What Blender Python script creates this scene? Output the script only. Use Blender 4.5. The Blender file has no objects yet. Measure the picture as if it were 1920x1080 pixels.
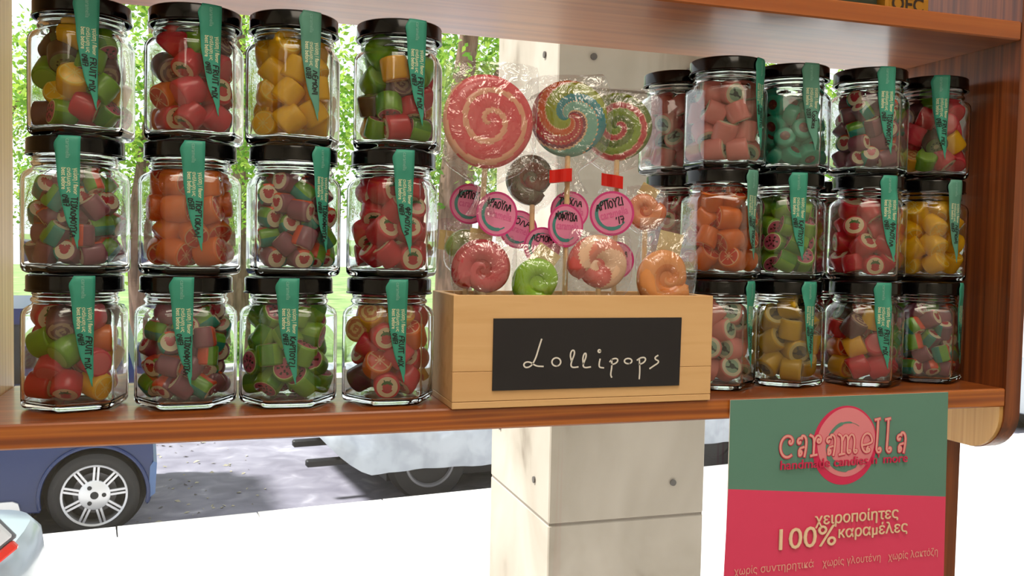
import bpy, math, random
import numpy as np
from mathutils import Vector, Matrix

sc = bpy.context.scene
col = sc.collection
random.seed(7)
rng = np.random.default_rng(11)
PI = math.pi

# ------------------------------------------------------------------ camera
CAM = Vector((-0.21204, -0.62155, 0.11520))
cd = bpy.data.cameras.new('camera'); cam = bpy.data.objects.new('camera', cd); col.objects.link(cam)
fw = Vector((0.302087, 0.952202, -0.045338)); rt = Vector((0.953269, -0.301507, 0.019278)); up = Vector((-0.004687, 0.049043, 0.998786))
cam.matrix_world = Matrix(((rt.x, up.x, -fw.x, CAM.x), (rt.y, up.y, -fw.y, CAM.y), (rt.z, up.z, -fw.z, CAM.z), (0, 0, 0, 1)))
cd.sensor_width = 36; cd.lens = 1707.78 * 36 / 1920; cd.clip_start = 0.01; cd.clip_end = 200
sc.camera = cam

# ------------------------------------------------------------------ world, sun, lamps, exposure
w = bpy.data.worlds.new('sky'); sc.world = w; w.use_nodes = True
bg = w.node_tree.nodes['Background']; bg.inputs[0].default_value = (0.93, 0.97, 1.0, 1); bg.inputs[1].default_value = 1.7
sd = bpy.data.lights.new('sun', 'SUN'); sd.energy = 10.0; sd.angle = math.radians(6); sd.color = (1, 0.98, 0.95)
sun = bpy.data.objects.new('sun', sd); col.objects.link(sun)
sun.rotation_euler = Vector((0.62, -0.12, -0.80)).to_track_quat('-Z', 'Y').to_euler()
def area(name, loc, size, energy, color, rot=(0, 0, 0)):
    d = bpy.data.lights.new(name, 'AREA'); d.shape = 'RECTANGLE'; d.size, d.size_y = size; d.energy = energy; d.color = color
    o = bpy.data.objects.new(name, d); col.objects.link(o); o.location = loc; o.rotation_euler = rot; return o
area('unseen_overhead_light', (0.0, -0.55, 1.27), (0.9, 0.5), 13, (1.0, 0.88, 0.72))
area('unseen_overhead_light', (-0.1, -1.9, 1.27), (0.9, 1.0), 17, (1.0, 0.88, 0.72))  # added fill lamp behind the camera, brightens candy and sign fronts
sc.view_settings.view_transform = 'Standard'; sc.view_settings.look = 'None'
sc.view_settings.exposure = 0.0; sc.view_settings.gamma = 1.0; sc.view_settings.use_curve_mapping = False
sc.cycles.max_bounces = 14; sc.cycles.transmission_bounces = 14; sc.cycles.transparent_max_bounces = 24
sc.cycles.glossy_bounces = 4; sc.cycles.diffuse_bounces = 4
sc.cycles.sample_clamp_indirect = 6.0; sc.cycles.use_denoising = True

# ------------------------------------------------------------------ helpers
def lin(h):
    h = h.lstrip('#'); c = [int(h[i:i + 2], 16) / 255 for i in (0, 2, 4)]
    return tuple(((x + 0.055) / 1.055) ** 2.4 if x > 0.04045 else x / 12.92 for x in c) + (1,)
MATS = {}
def mat(name, color='#808080', rough=0.5, metal=0.0, coat=0.0, spec=0.5, trans=0.0, bump=None):
    if name in MATS: return MATS[name]
    m = bpy.data.materials.new(name); m.use_nodes = True; nt = m.node_tree; b = nt.nodes['Principled BSDF']
    c = lin(color) if isinstance(color, str) else color
    b.inputs['Base Color'].default_value = c; b.inputs['Roughness'].default_value = rough
    b.inputs['Metallic'].default_value = metal; b.inputs['Coat Weight'].default_value = coat
    b.inputs['Coat Roughness'].default_value = 0.12; b.inputs['Specular IOR Level'].default_value = spec
    if trans:
        t = nt.nodes.new('ShaderNodeBsdfTranslucent'); t.inputs[0].default_value = c
        x = nt.nodes.new('ShaderNodeMixShader'); x.inputs[0].default_value = trans
        nt.links.new(b.outputs[0], x.inputs[1]); nt.links.new(t.outputs[0], x.inputs[2])
        nt.links.new(x.outputs[0], nt.nodes['Material Output'].inputs[0])
    if bump:
        n = nt.nodes.new('ShaderNodeTexNoise'); n.inputs['Scale'].default_value = bump[0]; n.inputs['Detail'].default_value = 4
        tc = nt.nodes.new('ShaderNodeTexCoord'); nt.links.new(tc.outputs['Object'], n.inputs['Vector'])
        bp = nt.nodes.new('ShaderNodeBump'); bp.inputs['Strength'].default_value = bump[1]; bp.inputs['Distance'].default_value = bump[2]
        nt.links.new(n.outputs[0], bp.inputs['Height']); nt.links.new(bp.outputs[0], b.inputs['Normal'])
    MATS[name] = m; return m

def ramp_mat(name, stops, scale, noise_scale, detail=5, rough=0.5, coat=0.0, distort=0.5, bump=0.0, wave=None, spec=0.5):
    """noise (or wave) driven colour ramp in object space; scale = (sx, sy, sz) stretch"""
    if name in MATS: return MATS[name]
    m = bpy.data.materials.new(name); m.use_nodes = True; nt = m.node_tree; b = nt.nodes['Principled BSDF']
    tc = nt.nodes.new('ShaderNodeTexCoord'); mp = nt.nodes.new('ShaderNodeMapping'); mp.inputs['Scale'].default_value = scale
    nt.links.new(tc.outputs['Object'], mp.inputs[0])
    n = nt.nodes.new('ShaderNodeTexNoise'); n.inputs['Scale'].default_value = noise_scale; n.inputs['Detail'].default_value = detail
    n.inputs['Distortion'].default_value = distort
    nt.links.new(mp.outputs[0], n.inputs['Vector'])
    src = n.outputs[0]
    if wave:
        wv = nt.nodes.new('ShaderNodeTexWave'); wv.wave_type = 'BANDS'; wv.bands_direction = wave[0]
        wv.inputs['Scale'].default_value = wave[1]; wv.inputs['Distortion'].default_value = wave[2]
        wv.inputs['Detail'].default_value = 3; wv.inputs['Detail Scale'].default_value = wave[3]
        nt.links.new(mp.outputs[0], wv.inputs['Vector'])
        mx = nt.nodes.new('ShaderNodeMix'); mx.inputs[0].default_value = wave[4]
        nt.links.new(n.outputs[0], mx.inputs[2]); nt.links.new(wv.outputs[1], mx.inputs[3]); src = mx.outputs[0]
    r = nt.nodes.new('ShaderNodeValToRGB')
    el = r.color_ramp.elements
    while len(el) < len(stops): el.new(0.5)
    for e, (p, c) in zip(el, stops): e.position = p; e.color = lin(c)
    nt.links.new(src, r.inputs[0]); nt.links.new(r.outputs[0], b.inputs['Base Color'])
    b.inputs['Roughness'].default_value = rough; b.inputs['Coat Weight'].default_value = coat
    b.inputs['Coat Roughness'].default_value = 0.16; b.inputs['Specular IOR Level'].default_value = spec
    if bump:
        bp = nt.nodes.new('ShaderNodeBump'); bp.inputs['Strength'].default_value = 0.5; bp.inputs['Distance'].default_value = bump
        nt.links.new(src, bp.inputs['Height']); nt.links.new(bp.outputs[0], b.inputs['Normal'])
    MATS[name] = m; return m

def film_mat(name, tint=(1, 1, 1, 1), rough=0.06, ior=1.5, minr=0.0):
    """thin clear sheet: passes light straight through, mirrors by Fresnel"""
    m = bpy.data.materials.new(name); m.use_nodes = True; nt = m.node_tree; nt.nodes.remove(nt.nodes['Principled BSDF'])
    t = nt.nodes.new('ShaderNodeBsdfTransparent'); t.inputs[0].default_value = tint
    g = nt.nodes.new('ShaderNodeBsdfGlossy'); g.inputs['Roughness'].default_value = rough
    f = nt.nodes.new('ShaderNodeLayerWeight'); f.inputs[0].default_value = 0.5   # facing = 1 - cos, same from both sides
    pw_ = nt.nodes.new('ShaderNodeMath'); pw_.operation = 'POWER'; pw_.inputs[1].default_value = 5.0; nt.links.new(f.outputs['Facing'], pw_.inputs[0])
    ma = nt.nodes.new('ShaderNodeMath'); ma.operation = 'MULTIPLY_ADD'; r0 = ((ior - 1) / (ior + 1)) ** 2; ma.inputs[1].default_value = 1 - r0; ma.inputs[2].default_value = r0
    nt.links.new(pw_.outputs[0], ma.inputs[0])
    x = nt.nodes.new('ShaderNodeMixShader'); fac = ma.outputs[0]
    if minr:
        a = nt.nodes.new('ShaderNodeMath'); a.operation = 'ADD'; a.inputs[1].default_value = minr; a.use_clamp = True
        nt.links.new(fac, a.inputs[0]); fac = a.outputs[0]
    nt.links.new(fac, x.inputs[0]); nt.links.new(t.outputs[0], x.inputs[1]); nt.links.new(g.outputs[0], x.inputs[2])
    nt.links.new(x.outputs[0], nt.nodes['Material Output'].inputs[0]); MATS[name] = m; return m

def glass_mat(name, color=(1, 1, 1, 1), ior=1.45):
    m = bpy.data.materials.new(name); m.use_nodes = True; nt = m.node_tree; nt.nodes.remove(nt.nodes['Principled BSDF'])
    g = nt.nodes.new('ShaderNodeBsdfGlass'); g.inputs['Color'].default_value = color; g.inputs['Roughness'].default_value = 0.0; g.inputs['IOR'].default_value = ior
    nt.links.new(g.outputs[0], nt.nodes['Material Output'].inputs[0]); MATS[name] = m; return m

class MB:
    """collects faces, with a material index each"""
    def __init__(s): s.v = []; s.f = []; s.m = []
    def add(s, v, f, m=0):
        o = len(s.v); s.v += [tuple(p) for p in v]; s.f += [tuple(i + o for i in q) for q in f]
        s.m += ([m] * len(f) if isinstance(m, int) else list(m)); return s
    def box(s, a, b, m=0, bev=0.0):
        x0, y0, z0 = a; x1, y1, z1 = b
        if not bev:
            v = [(x, y, z) for x in (x0, x1) for y in (y0, y1) for z in (z0, z1)]
            return s.add(v, [(0, 1, 3, 2), (4, 6, 7, 5), (0, 4, 5, 1), (2, 3, 7, 6), (0, 2, 6, 4), (1, 5, 7, 3)], m)
        e = bev; v = []; X = (x0, x1); Y = (y0, y1); Z = (z0, z1); idx = {}
        for i in (0, 1):
            for j in (0, 1):
                for k in (0, 1):
                    sx, sy, sz = (1, -1)[i] * e, (1, -1)[j] * e, (1, -1)[k] * e
                    for ax in range(3):
                        p = [X[i] + sx, Y[j] + sy, Z[k] + sz]; p[ax] = (X[i], Y[j], Z[k])[ax]
                        idx[i, j, k, ax] = len(v); v.append(tuple(p))
        f = []
        for k in (0, 1):
            f += [tuple(idx[k, j, l, 0] for j, l in ((0, 0), (0, 1), (1, 1), (1, 0))), tuple(idx[j, k, l, 1] for j, l in ((0, 0), (1, 0), (1, 1), (0, 1))), tuple(idx[j, l, k, 2] for j, l in ((0, 0), (0, 1), (1, 1), (1, 0)))]
        for a_ in (0, 1):
            for b_ in (0, 1):
                f += [(idx[0, a_, b_, 1], idx[1, a_, b_, 1], idx[1, a_, b_, 2], idx[0, a_, b_, 2]),
                      (idx[a_, 0, b_, 0], idx[a_, 1, b_, 0], idx[a_, 1, b_, 2], idx[a_, 0, b_, 2]),
                      (idx[a_, b_, 0, 0], idx[a_, b_, 1, 0], idx[a_, b_, 1, 1], idx[a_, b_, 0, 1])]
                for c_ in (0, 1): f.append((idx[a_, b_, c_, 0], idx[a_, b_, c_, 1], idx[a_, b_, c_, 2]))
        return s.add(v, f, m)
    def loft(s, rings, close=True, cap0=False, cap1=False, m=0):
        n = len(rings[0]); v = [p for r in rings for p in r]; f = []
        for i in range(len(rings) - 1):
            for j in range(n if close else n - 1):
                k = (j + 1) % n; f.append((i * n + j, i * n + k, (i + 1) * n + k, (i + 1) * n + j))
        if cap0: f.append(tuple(range(n))[::-1])
        if cap1: f.append(tuple((len(rings) - 1) * n + j for j in range(n)))
        return s.add(v, f, m)
    def tube(s, pts, r, n=8, m=0, cap=True):
        pts = [Vector(p) for p in pts]; rs = r if isinstance(r, (list, tuple)) else [r] * len(pts); rings = []
        t0 = (pts[1] - pts[0]).normalized(); nrm = t0.orthogonal().normalized()
        for i, p in enumerate(pts):
            t = (pts[min(i + 1, len(pts) - 1)] - pts[max(i - 1, 0)]).normalized()
            nrm = (nrm - t * nrm.dot(t)).normalized(); bn = t.cross(nrm)
            rings.append([p + (nrm * math.cos(a) + bn * math.sin(a)) * rs[i] for a in (2 * PI * k / n for k in range(n))])
        return s.loft(rings, True, cap, cap, m)
    def prism(s, poly, a, b, axis=0, m=0):
        """poly of 2-D points extruded along axis from a to b"""
        def P(q, h):
            q = list(q); q.insert(axis, h); return tuple(q)
        n = len(poly); v = [P(q, a) for q in poly] + [P(q, b) for q in poly]
        f = [tuple(range(n))[::-1], tuple(range(n, 2 * n))] + [(i, (i + 1) % n, n + (i + 1) % n, n + i) for i in range(n)]
        return s.add(v, f, m)
    def build(s, name, mats, parent=None, smooth=True, angle=40):
        me = bpy.data.meshes.new(name); me.from_pydata(s.v, [], s.f)
        for q in (mats if isinstance(mats, (list, tuple)) else [mats]): me.materials.append(q)
        me.polygons.foreach_set('material_index', s.m)
        if smooth:
            me.polygons.foreach_set('use_smooth', [True] * len(s.f))
            me.set_sharp_from_angle(angle=math.radians(angle))
        me.update()
        return link(name, me, parent)
def link(name, data, parent=None):
    o = bpy.data.objects.new(name, data); col.objects.link(o); o.parent = parent; return o
def tag(o, label=None, cat=None, group=None, kind=None):
    if label: o['label'] = label
    if cat: o['category'] = cat
    if group: o['group'] = group
    if kind: o['kind'] = kind
    return o
def thing(name, loc, label, cat, group=None, rotz=0):
    o = link(name, None); o.location = loc; o.rotation_euler = (0, 0, rotz); return tag(o, label, cat, group)

# ---- writing: printed text (font outlines) and pen strokes, both as flat 2-D meshes that a map puts on a surface
_tc = {}
def text2d(body, size, bold=0.0):
    k = (body, size, bold)
    if k in _tc: return _tc[k]
    cu = bpy.data.curves.new('t', 'FONT'); cu.body = body; cu.size = size; cu.resolution_u = 3; cu.offset = bold
    o = bpy.data.objects.new('t', cu); col.objects.link(o); bpy.context.view_layer.update()
    me = o.evaluated_get(bpy.context.evaluated_depsgraph_get()).to_mesh()
    v = [(p.co.x, p.co.y) for p in me.vertices]; f = [tuple(p.vertices) for p in me.polygons]
    o.evaluated_get(bpy.context.evaluated_depsgraph_get()).to_mesh_clear(); bpy.data.objects.remove(o); bpy.data.curves.remove(cu)
    _tc[k] = (v, f); return v, f
def fit_text(body, width, height=None, bold=0.0):
    """text scaled to a width (and to a height, when given), lower left at 0, 0"""
    v, f = text2d(body, 1.0, bold)
    xs = [p[0] for p in v]; ys = [p[1] for p in v]
    sx = width / (max(xs) - min(xs)); sy = sx if height is None else height / (max(ys) - min(ys))
    return [((p[0] - min(xs)) * sx, (p[1] - (min(ys) if height else 0)) * sy) for p in v], f
def arc(cx, cy, rx, ry, a0, a1, n=10):
    return [(cx + rx * math.cos(math.radians(a0 + (a1 - a0) * i / n)), cy + ry * math.sin(math.radians(a0 + (a1 - a0) * i / n))) for i in range(n + 1)]
G = {  # pen glyphs, unit height, (advance, strokes)
 'F': (.75, [[(.05, 0), (.1, 1), (.65, 1)], [(.08, .5), (.5, .52)]]), 'R': (.8, [[(.1, 0), (.1, 1)], [(.1, 1), (.55, .95), (.58, .65), (.12, .5), (.65, 0)]]),
 'U': (.8, [[(.08, 1), (.08, .3), (.3, 0), (.55, .2), (.62, 1)]]), 'I': (.35, [[(.15, 0), (.17, 1)]]), 'T': (.75, [[(.0, 1), (.68, 1)], [(.34, 1), (.36, 0)]]),
 'M': (.95, [[(.05, 0), (.15, 1), (.42, .35), (.7, 1), (.8, 0)]]), 'X': (.8, [[(.05, 0), (.65, 1)], [(.05, 1), (.65, 0)]]), ' ': (.45, []),
 'Φ': (.9, [arc(.4, .5, .36, .27, 0, 360, 14), [(.4, 1.05), (.4, -.1)]]), 'Ρ': (.7, [[(.1, 0), (.1, 1), (.55, .95), (.58, .6), (.12, .48)]]),
 'Α': (.8, [[(.02, 0), (.35, 1), (.68, 0)], [(.15, .36), (.56, .36)]]), 'Ο': (.8, [arc(.36, .45, .3, .42, 90, 450, 14)]), 'Υ': (.75, [[(.02, 1), (.34, .5), (.66, 1)], [(.34, .5), (.34, 0)]]),
 'Λ': (.8, [[(.02, 0), (.35, 1), (.68, 0)]]), 'Σ': (.75, [[(.62, 1), (.06, 1), (.4, .52), (.04, 0), (.64, 0)]]), 'Χ': (.8, [[(.05, 0), (.65, 1)], [(.05, 1), (.65, 0)]]),
 'Κ': (.75, [[(.1, 0), (.1, 1)], [(.6, 1), (.12, .45), (.62, 0)]]), 'Π': (.85, [[(.0, 1), (.75, 1)], [(.14, 1), (.12, 0)], [(.6, 1), (.62, 0)]]),
 'Ε': (.7, [[(.6, 1), (.1, 1), (.1, 0), (.6, 0)], [(.1, .5), (.5, .52)]]), 'Ν': (.85, [[(.08, 0), (.1, 1), (.6, 0), (.64, 1)]]), 'Ζ': (.75, [[(.06, 1), (.6, 1), (.06, 0), (.62, 0)]]),
 'Μ': (.95, [[(.05, 0), (.15, 1), (.42, .35), (.7, 1), (.8, 0)]]), 'C': (.8, [arc(.42, .5, .36, .5, 55, 310, 12)]), 'o': (.6, [arc(.26, .28, .22, .28, 90, 450, 12)]), 'k': (.6, [[(.08, 0), (.08, 1)], [(.45, .55), (.1, .28), (.48, 0)]]),
 'i': (.28, [[(.12, .55), (.13, 0)]]), 'e': (.55, [[(.06, .3), (.44, .32), (.38, .52), (.2, .56), (.05, .3), (.16, .03), (.44, .06)]]), 's': (.5, [[(.4, .52), (.14, .52), (.14, .32), (.4, .26), (.38, .02), (.06, .02)]]),
 '0': (.7, [arc(.3, .45, .26, .44, 90, 450, 14)]), '4': (.7, [[(.15, 1), (.08, .4), (.6, .42)], [(.52, .95), (.5, 0)]]), '|': (.35, [[(.15, -.02), (.17, 1.02)]]), '1': (.4, [[(.18, 0), (.2, 1)]]),
 '7': (.75, [[(.04, .95), (.6, .95), (.28, 0)], [(.12, .5), (.55, .52)]]), '3': (.7, [[(.08, .95), (.5, .9), (.28, .55), (.55, .3), (.3, 0), (.05, .1)]]), '5': (.7, [[(.58, 1), (.14, 1), (.1, .55), (.5, .55), (.5, .1), (.06, .02)]]),
 '2': (.7, [[(.06, .8), (.3, 1), (.54, .78), (.06, 0), (.6, .02)]]), "'": (.3, [[(.15, 1), (.1, .75)]]), 'P': (.7, [[(.1, 0), (.1, 1), (.55, .95), (.58, .6), (.12, .48)]]), 'L': (.7, [[(.1, 1), (.08, 0), (.6, .02)]]),
 'A': (.8, [[(.02, 0), (.35, 1), (.68, 0)], [(.15, .36), (.56, .36)]]), 'O': (.8, [arc(.36, .45, .3, .42, 90, 450, 14)]), 'K': (.75, [[(.1, 0), (.1, 1)], [(.6, 1), (.12, .45), (.62, 0)]])}
G.update({'Ι': G['I'], 'Τ': G['T'], 'Η': (.8, [[(.08, 0), (.1, 1)], [(.6, 0), (.62, 1)], [(.09, .5), (.6, .52)]])})
def smooth(p, it=1):
    for _ in range(it):
        if len(p) < 3: return p
        q = [p[0]]
        for a, b in zip(p, p[1:]): q += [(a[0] * .75 + b[0] * .25, a[1] * .75 + b[1] * .25), (a[0] * .25 + b[0] * .75, a[1] * .25 + b[1] * .75)]
        p = q + [p[-1]]
    return p
def ribbon(p, wd):
    """one pen stroke as a strip of quads; wd a number or a list"""
    p = [p[0]] + [b for a, b in zip(p, p[1:]) if abs(a[0] - b[0]) + abs(a[1] - b[1]) > 1e-9]
    n = len(p); v = []; ws = wd if isinstance(wd, list) else [wd] * n
    if isinstance(wd, list): ws = [wd[min(len(wd) - 1, int(i * len(wd) / n))] for i in range(n)]
    for i in range(n):
        a, b = p[max(i - 1, 0)], p[min(i + 1, n - 1)]; dx, dy = b[0] - a[0], b[1] - a[1]; L = math.hypot(dx, dy) or 1
        ex = (-1 if i == 0 else 1 if i == n - 1 else 0) * ws[i] * .35
        for sgn in (1, -1): v.append((p[i][0] - dy / L * ws[i] / 2 * sgn + dx / L * ex, p[i][1] + dx / L * ws[i] / 2 * sgn + dy / L * ex))
    return v, [(2 * i, 2 * i + 1, 2 * i + 3, 2 * i + 2) for i in range(n - 1)]
def pen(word, h, wd, squeeze=1.0, jit=0.05):
    """hand-written word, unit glyphs scaled to h; returns list of (v, f) and the length"""
    out = []; x = 0
    for ch in word:
        adv, st = G[ch]; dy = random.uniform(-jit, jit); sh = random.uniform(-.06, .10)
        for s_ in st:
            q = smooth([((x + (px + sh * py) * squeeze) * h, (py + dy) * h) for px, py in s_], 1); out.append(ribbon(q, wd))
        x += adv * squeeze
    return out, x * h
def put(mb, pieces, fn, m=0):
    for v, f in pieces: mb.add([fn(x, y) for x, y in v], f, m)

# ------------------------------------------------------------------ materials of the setting
M_shelf = ramp_mat('varnished_pine', [(0.30, '#7a3a0e'), (0.5, '#9c5216'), (0.62, '#b0641e'), (0.75, '#8c460f')], (1.2, 40, 40), 3.0, 6, 0.42, 0.55, 0.4, wave=('Z', 0.9, 5, 1.2, 0.35))
M_board = ramp_mat('varnished_pine_face', [(0.32, '#85431c'), (0.5, '#9a5222'), (0.66, '#a65f2a')], (1.0, 30, 30), 3.0, 6, 0.38, 0.6, 0.3)
M_panel = ramp_mat('varnished_pine_shaded', [(0.3, '#4f220c'), (0.48, '#6d3412'), (0.6, '#85451a'), (0.74, '#5e2a0e')], (40, 55, 1.0), 3.0, 6, 0.45, 0.25, 0.3)  # right end panel: shade of its dark corner put into the wood colour
M_light = ramp_mat('light_pine_and_glare', [(0.3, '#b98a4c'), (0.5, '#c99c5c'), (0.7, '#d4aa6c')], (40, 55, 1.0), 3.0, 6, 0.45, 0.2, 0.3)  # left end panel: glare put into the colour; bracket: truly lighter wood
M_wall = mat('plaster', '#d9d0c0', 0.9); M_floor = mat('shop_tiles', '#9a8d7c', 0.5); M_ceil = mat('ceiling_paint', '#e6e0d6', 0.95)
GZ = -1.6; RZ = -1.71   # pavement and road levels; z = 0 is the top of the jar shelf

# ------------------------------------------------------------------ room shell
def struct(name, a, b, m): return tag(MB().box(a, b).build(name, m, smooth=False), kind='structure')
RX0, RX1, RY0, RYW, ZC = -1.7, 2.1, -2.7, 0.178, 1.3
struct('floor', (RX0 - .1, RY0 - .1, GZ - .05), (RX1 + .1, RYW, GZ), M_floor)
struct('ceiling', (RX0 - .1, RY0 - .1, ZC), (RX1 + .1, RYW + .12, ZC + .1), M_ceil)
struct('wall_left', (RX0 - .1, RY0, GZ), (RX0, RYW, ZC), M_wall)
struct('wall_right', (RX1, RY0, GZ), (RX1 + .1, RYW, ZC), M_wall)
struct('wall_back', (RX0, RY0 - .1, GZ), (RX1, RY0, ZC), M_wall)
# shop window: pane and frame
wn = tag(link('window_1', None), kind='structure')
M_pane = film_mat('window_glass', (0.97, 0.985, 0.98, 1), 0.0, 1.45)
MB().box((RX0, RYW, GZ), (RX1, RYW + .006, ZC)).build('pane', M_pane, wn, smooth=False)
for a, b in (((RX0 - .1, RYW - .02, ZC - .06), (RX1 + .1, RYW + .05, ZC)), ((RX0 - .1, RYW - .02, GZ), (RX1 + .1, RYW + .05, GZ + .08)), ((RX0 - .1, RYW - .02, GZ + .08), (RX0 + .05, RYW + .05, ZC - .06)), ((RX1 - .05, RYW - .02, GZ + .08), (RX1 + .1, RYW + .05, ZC - .06))):
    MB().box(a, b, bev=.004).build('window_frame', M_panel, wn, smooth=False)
# facade above the window
struct('wall_facade', (RX0 - 1.5, RYW + .12, ZC), (RX1 + 1.5, RYW + .3, ZC + 3.5), M_wall)

# ------------------------------------------------------------------ shelf unit
XL, XR, SW, SH, ST = -0.3667, 0.4383, 0.1651, 0.30, 0.0160
shelf = thing('wall_shelf', (0, 0, -ST), 'varnished orange-brown wooden shelf unit standing before the shop window', 'shelf')
shelf.location = (0, 0, 0)
MB().box((XL, 0, -ST), (XR, SW, 0), bev=.0012).build('bottom_board', M_shelf, shelf, smooth=False)
MB().box((XL, 0, SH), (XR, SW, SH + ST), bev=.0012).build('upper_board', M_board, shelf, smooth=False)
foot = [(0.0, 0.66), (0.0, -0.022)] + [(0.036 + 0.036 * math.cos(a), -0.022 + 0.036 * math.sin(a)) for a in [PI + (PI / 2) * k / 10 for k in range(1, 11)]] + [(0.0655, -0.0585), (0.0655, GZ), (SW, GZ), (SW, 0.66)]
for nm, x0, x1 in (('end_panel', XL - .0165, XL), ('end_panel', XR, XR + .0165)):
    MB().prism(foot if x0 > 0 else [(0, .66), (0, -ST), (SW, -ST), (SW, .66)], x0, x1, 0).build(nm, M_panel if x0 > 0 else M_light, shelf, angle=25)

blk = [(.002, -ST), (.002, -.024)] + [(.035 + .033 * math.cos(a), -.024 + .033 * math.sin(a)) for a in [PI + (PI / 2) * k / 10 for k in range(1, 11)]] + [(.150, -.057), (.150, -ST)]
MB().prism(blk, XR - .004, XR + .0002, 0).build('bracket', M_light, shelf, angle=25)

# ------------------------------------------------------------------ candy kinds
# every candy is a short rod; the ends carry a pattern given as f(x, y) -> colour slot (unit disc)
def heart(x, y, s): x, y = x / s, y / s + .1; return (x * x + y * y - 0.5) ** 3 - x * x * y ** 3 * 1.6 < 0
def spokes(th, k, wd): return abs(((th / (2 * PI) * k) % 1) - .5) > .5 - wd
def p_strawberry(x, y):
    r = math.hypot(x, y)
    if r > .80: return 0
    if (x / .36) ** 2 + ((y + .12) / .42) ** 2 < 1 and y < .2: return 2
    if .12 < y < .5 and abs(x) < .42 - (y - .12) * .4: return 3
    return 1
def p_citrus(x, y):
    r = math.hypot(x, y); th = math.atan2(y, x)
    if r > .90: return 0
    if r > .76 or r < .12: return 1
    return 1 if spokes(th, 8, .5 * .09 / max(r, .2)) else 2
def p_melon(x, y):
    r = math.hypot(x, y)
    if r > .86: return 0
    if r > .76: return 1
    for k in range(6):
        if math.hypot(x - .5 * math.cos(k * 1.047), y - .5 * math.sin(k * 1.047)) < .11: return 3
    for k in range(3):
        if math.hypot(x - .22 * math.cos(k * 2.09 + .5), y - .22 * math.sin(k * 2.09 + .5)) < .10: return 3
    return 2
def p_heart(x, y):
    r = math.hypot(x, y)
    if r > .82: return 0
    return 5 if heart(x, y, .52) else 4
def p_star(x, y):
    r = math.hypot(x, y); th = math.atan2(y, x)
    if r > .86: return 0
    if r < .20 + .40 * max(0, math.cos(2.5 * (th + .5))) ** 4: return 3
    return 1 if r > .60 else 2
def p_cookie(x, y):
    r = math.hypot(x, y)
    if math.hypot(x + .02, y) < .44: return 2 if (math.hypot(x - .15, y - .15) < .13 or math.hypot(x + .2, y + .1) < .11) else 1
    return 0
def p_kiwi(x, y):
    r = math.hypot(x, y); th = math.atan2(y, x)
    if r > .86: return 0
    if r < .26: return 1
    if .34 < r < .52 and abs(((th / (2 * PI) * 9) % 1) - .5) < .2: return 3
    return 2
def p_swirl(x, y):
    r = math.hypot(x, y); th = math.atan2(y, x)
    if r > .88: return 0
    return 1 if ((r * 2.2 + th / (2 * PI)) % 1) < .45 else 2
def p_plain(x, y): return 0 if math.hypot(x, y) > .8 else 1
KINDS = {  # diameter, length, colours, end pattern, stripes along the side (colour slots)
 'strawberry': (.0168, .0150, ['#d92334', '#f0dcb4', '#c92c34', '#3d6a2a'], p_strawberry, [0], 'red strawberry candy'),
 'orange': (.0170, .0160, ['#f07a26', '#f8c494', '#dc4424'], p_citrus, [0], 'orange-slice candy'),
 'lemon': (.0170, .0160, ['#fbc60c', '#ffe470', '#fcc814'], p_citrus, [0], 'yellow lemon candy'),
 'watermelon': (.0162, .0145, ['#84b82a', '#e4e8a8', '#d05a78', '#3a1a1e', '#5c9c26'], p_melon, [0, 0, 4], 'green watermelon candy'),
 'heart': (.0136, .0138, ['#9a5468', '#f05630', '#74b030', '#229488', '#f2e2c4', '#c01c34', '#7c465e'], p_heart, [0, 1, 2, 3, 6, 0], 'striped candy with heart ends'),
 'tomato': (.0172, .0160, ['#f0928c', '#e2dec0', '#8fb49a', '#233530'], p_star, [0], 'pink candy with star ends'),
 'cookie': (.0160, .0110, ['#34b496', '#6a2a20', '#8c4a34'], p_cookie, [0], 'teal candy with brown spot'),
 'banana': (.0180, .0165, ['#dcae1c', '#e0cc84', '#7d6a3c', '#3e352a'], p_star, [0], 'mustard yellow banana candy'),
 'kiwi': (.0176, .0150, ['#5b3a28', '#d8d2a4', '#7d8f52', '#26281c'], p_kiwi, [0], 'brown kiwi candy'),
 'lime': (.0172, .0160, ['#7fb41e', '#a0cc44'], p_plain, [0], 'plain lime green candy'),
 'raspberry': (.0176, .0160, ['#e64456', '#ec6a72'], p_plain, [0], 'plain raspberry red candy'),
 'grape': (.0172, .0160, ['#6e3b42', '#8d6068', '#c9a890'], p_swirl, [0], 'dull purple swirled candy'),
 'peach': (.0176, .0160, ['#f4b830', '#f0d48c', '#dc9060'], p_swirl, [0], 'amber swirled candy'),
}
candy_mesh = {}
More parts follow.
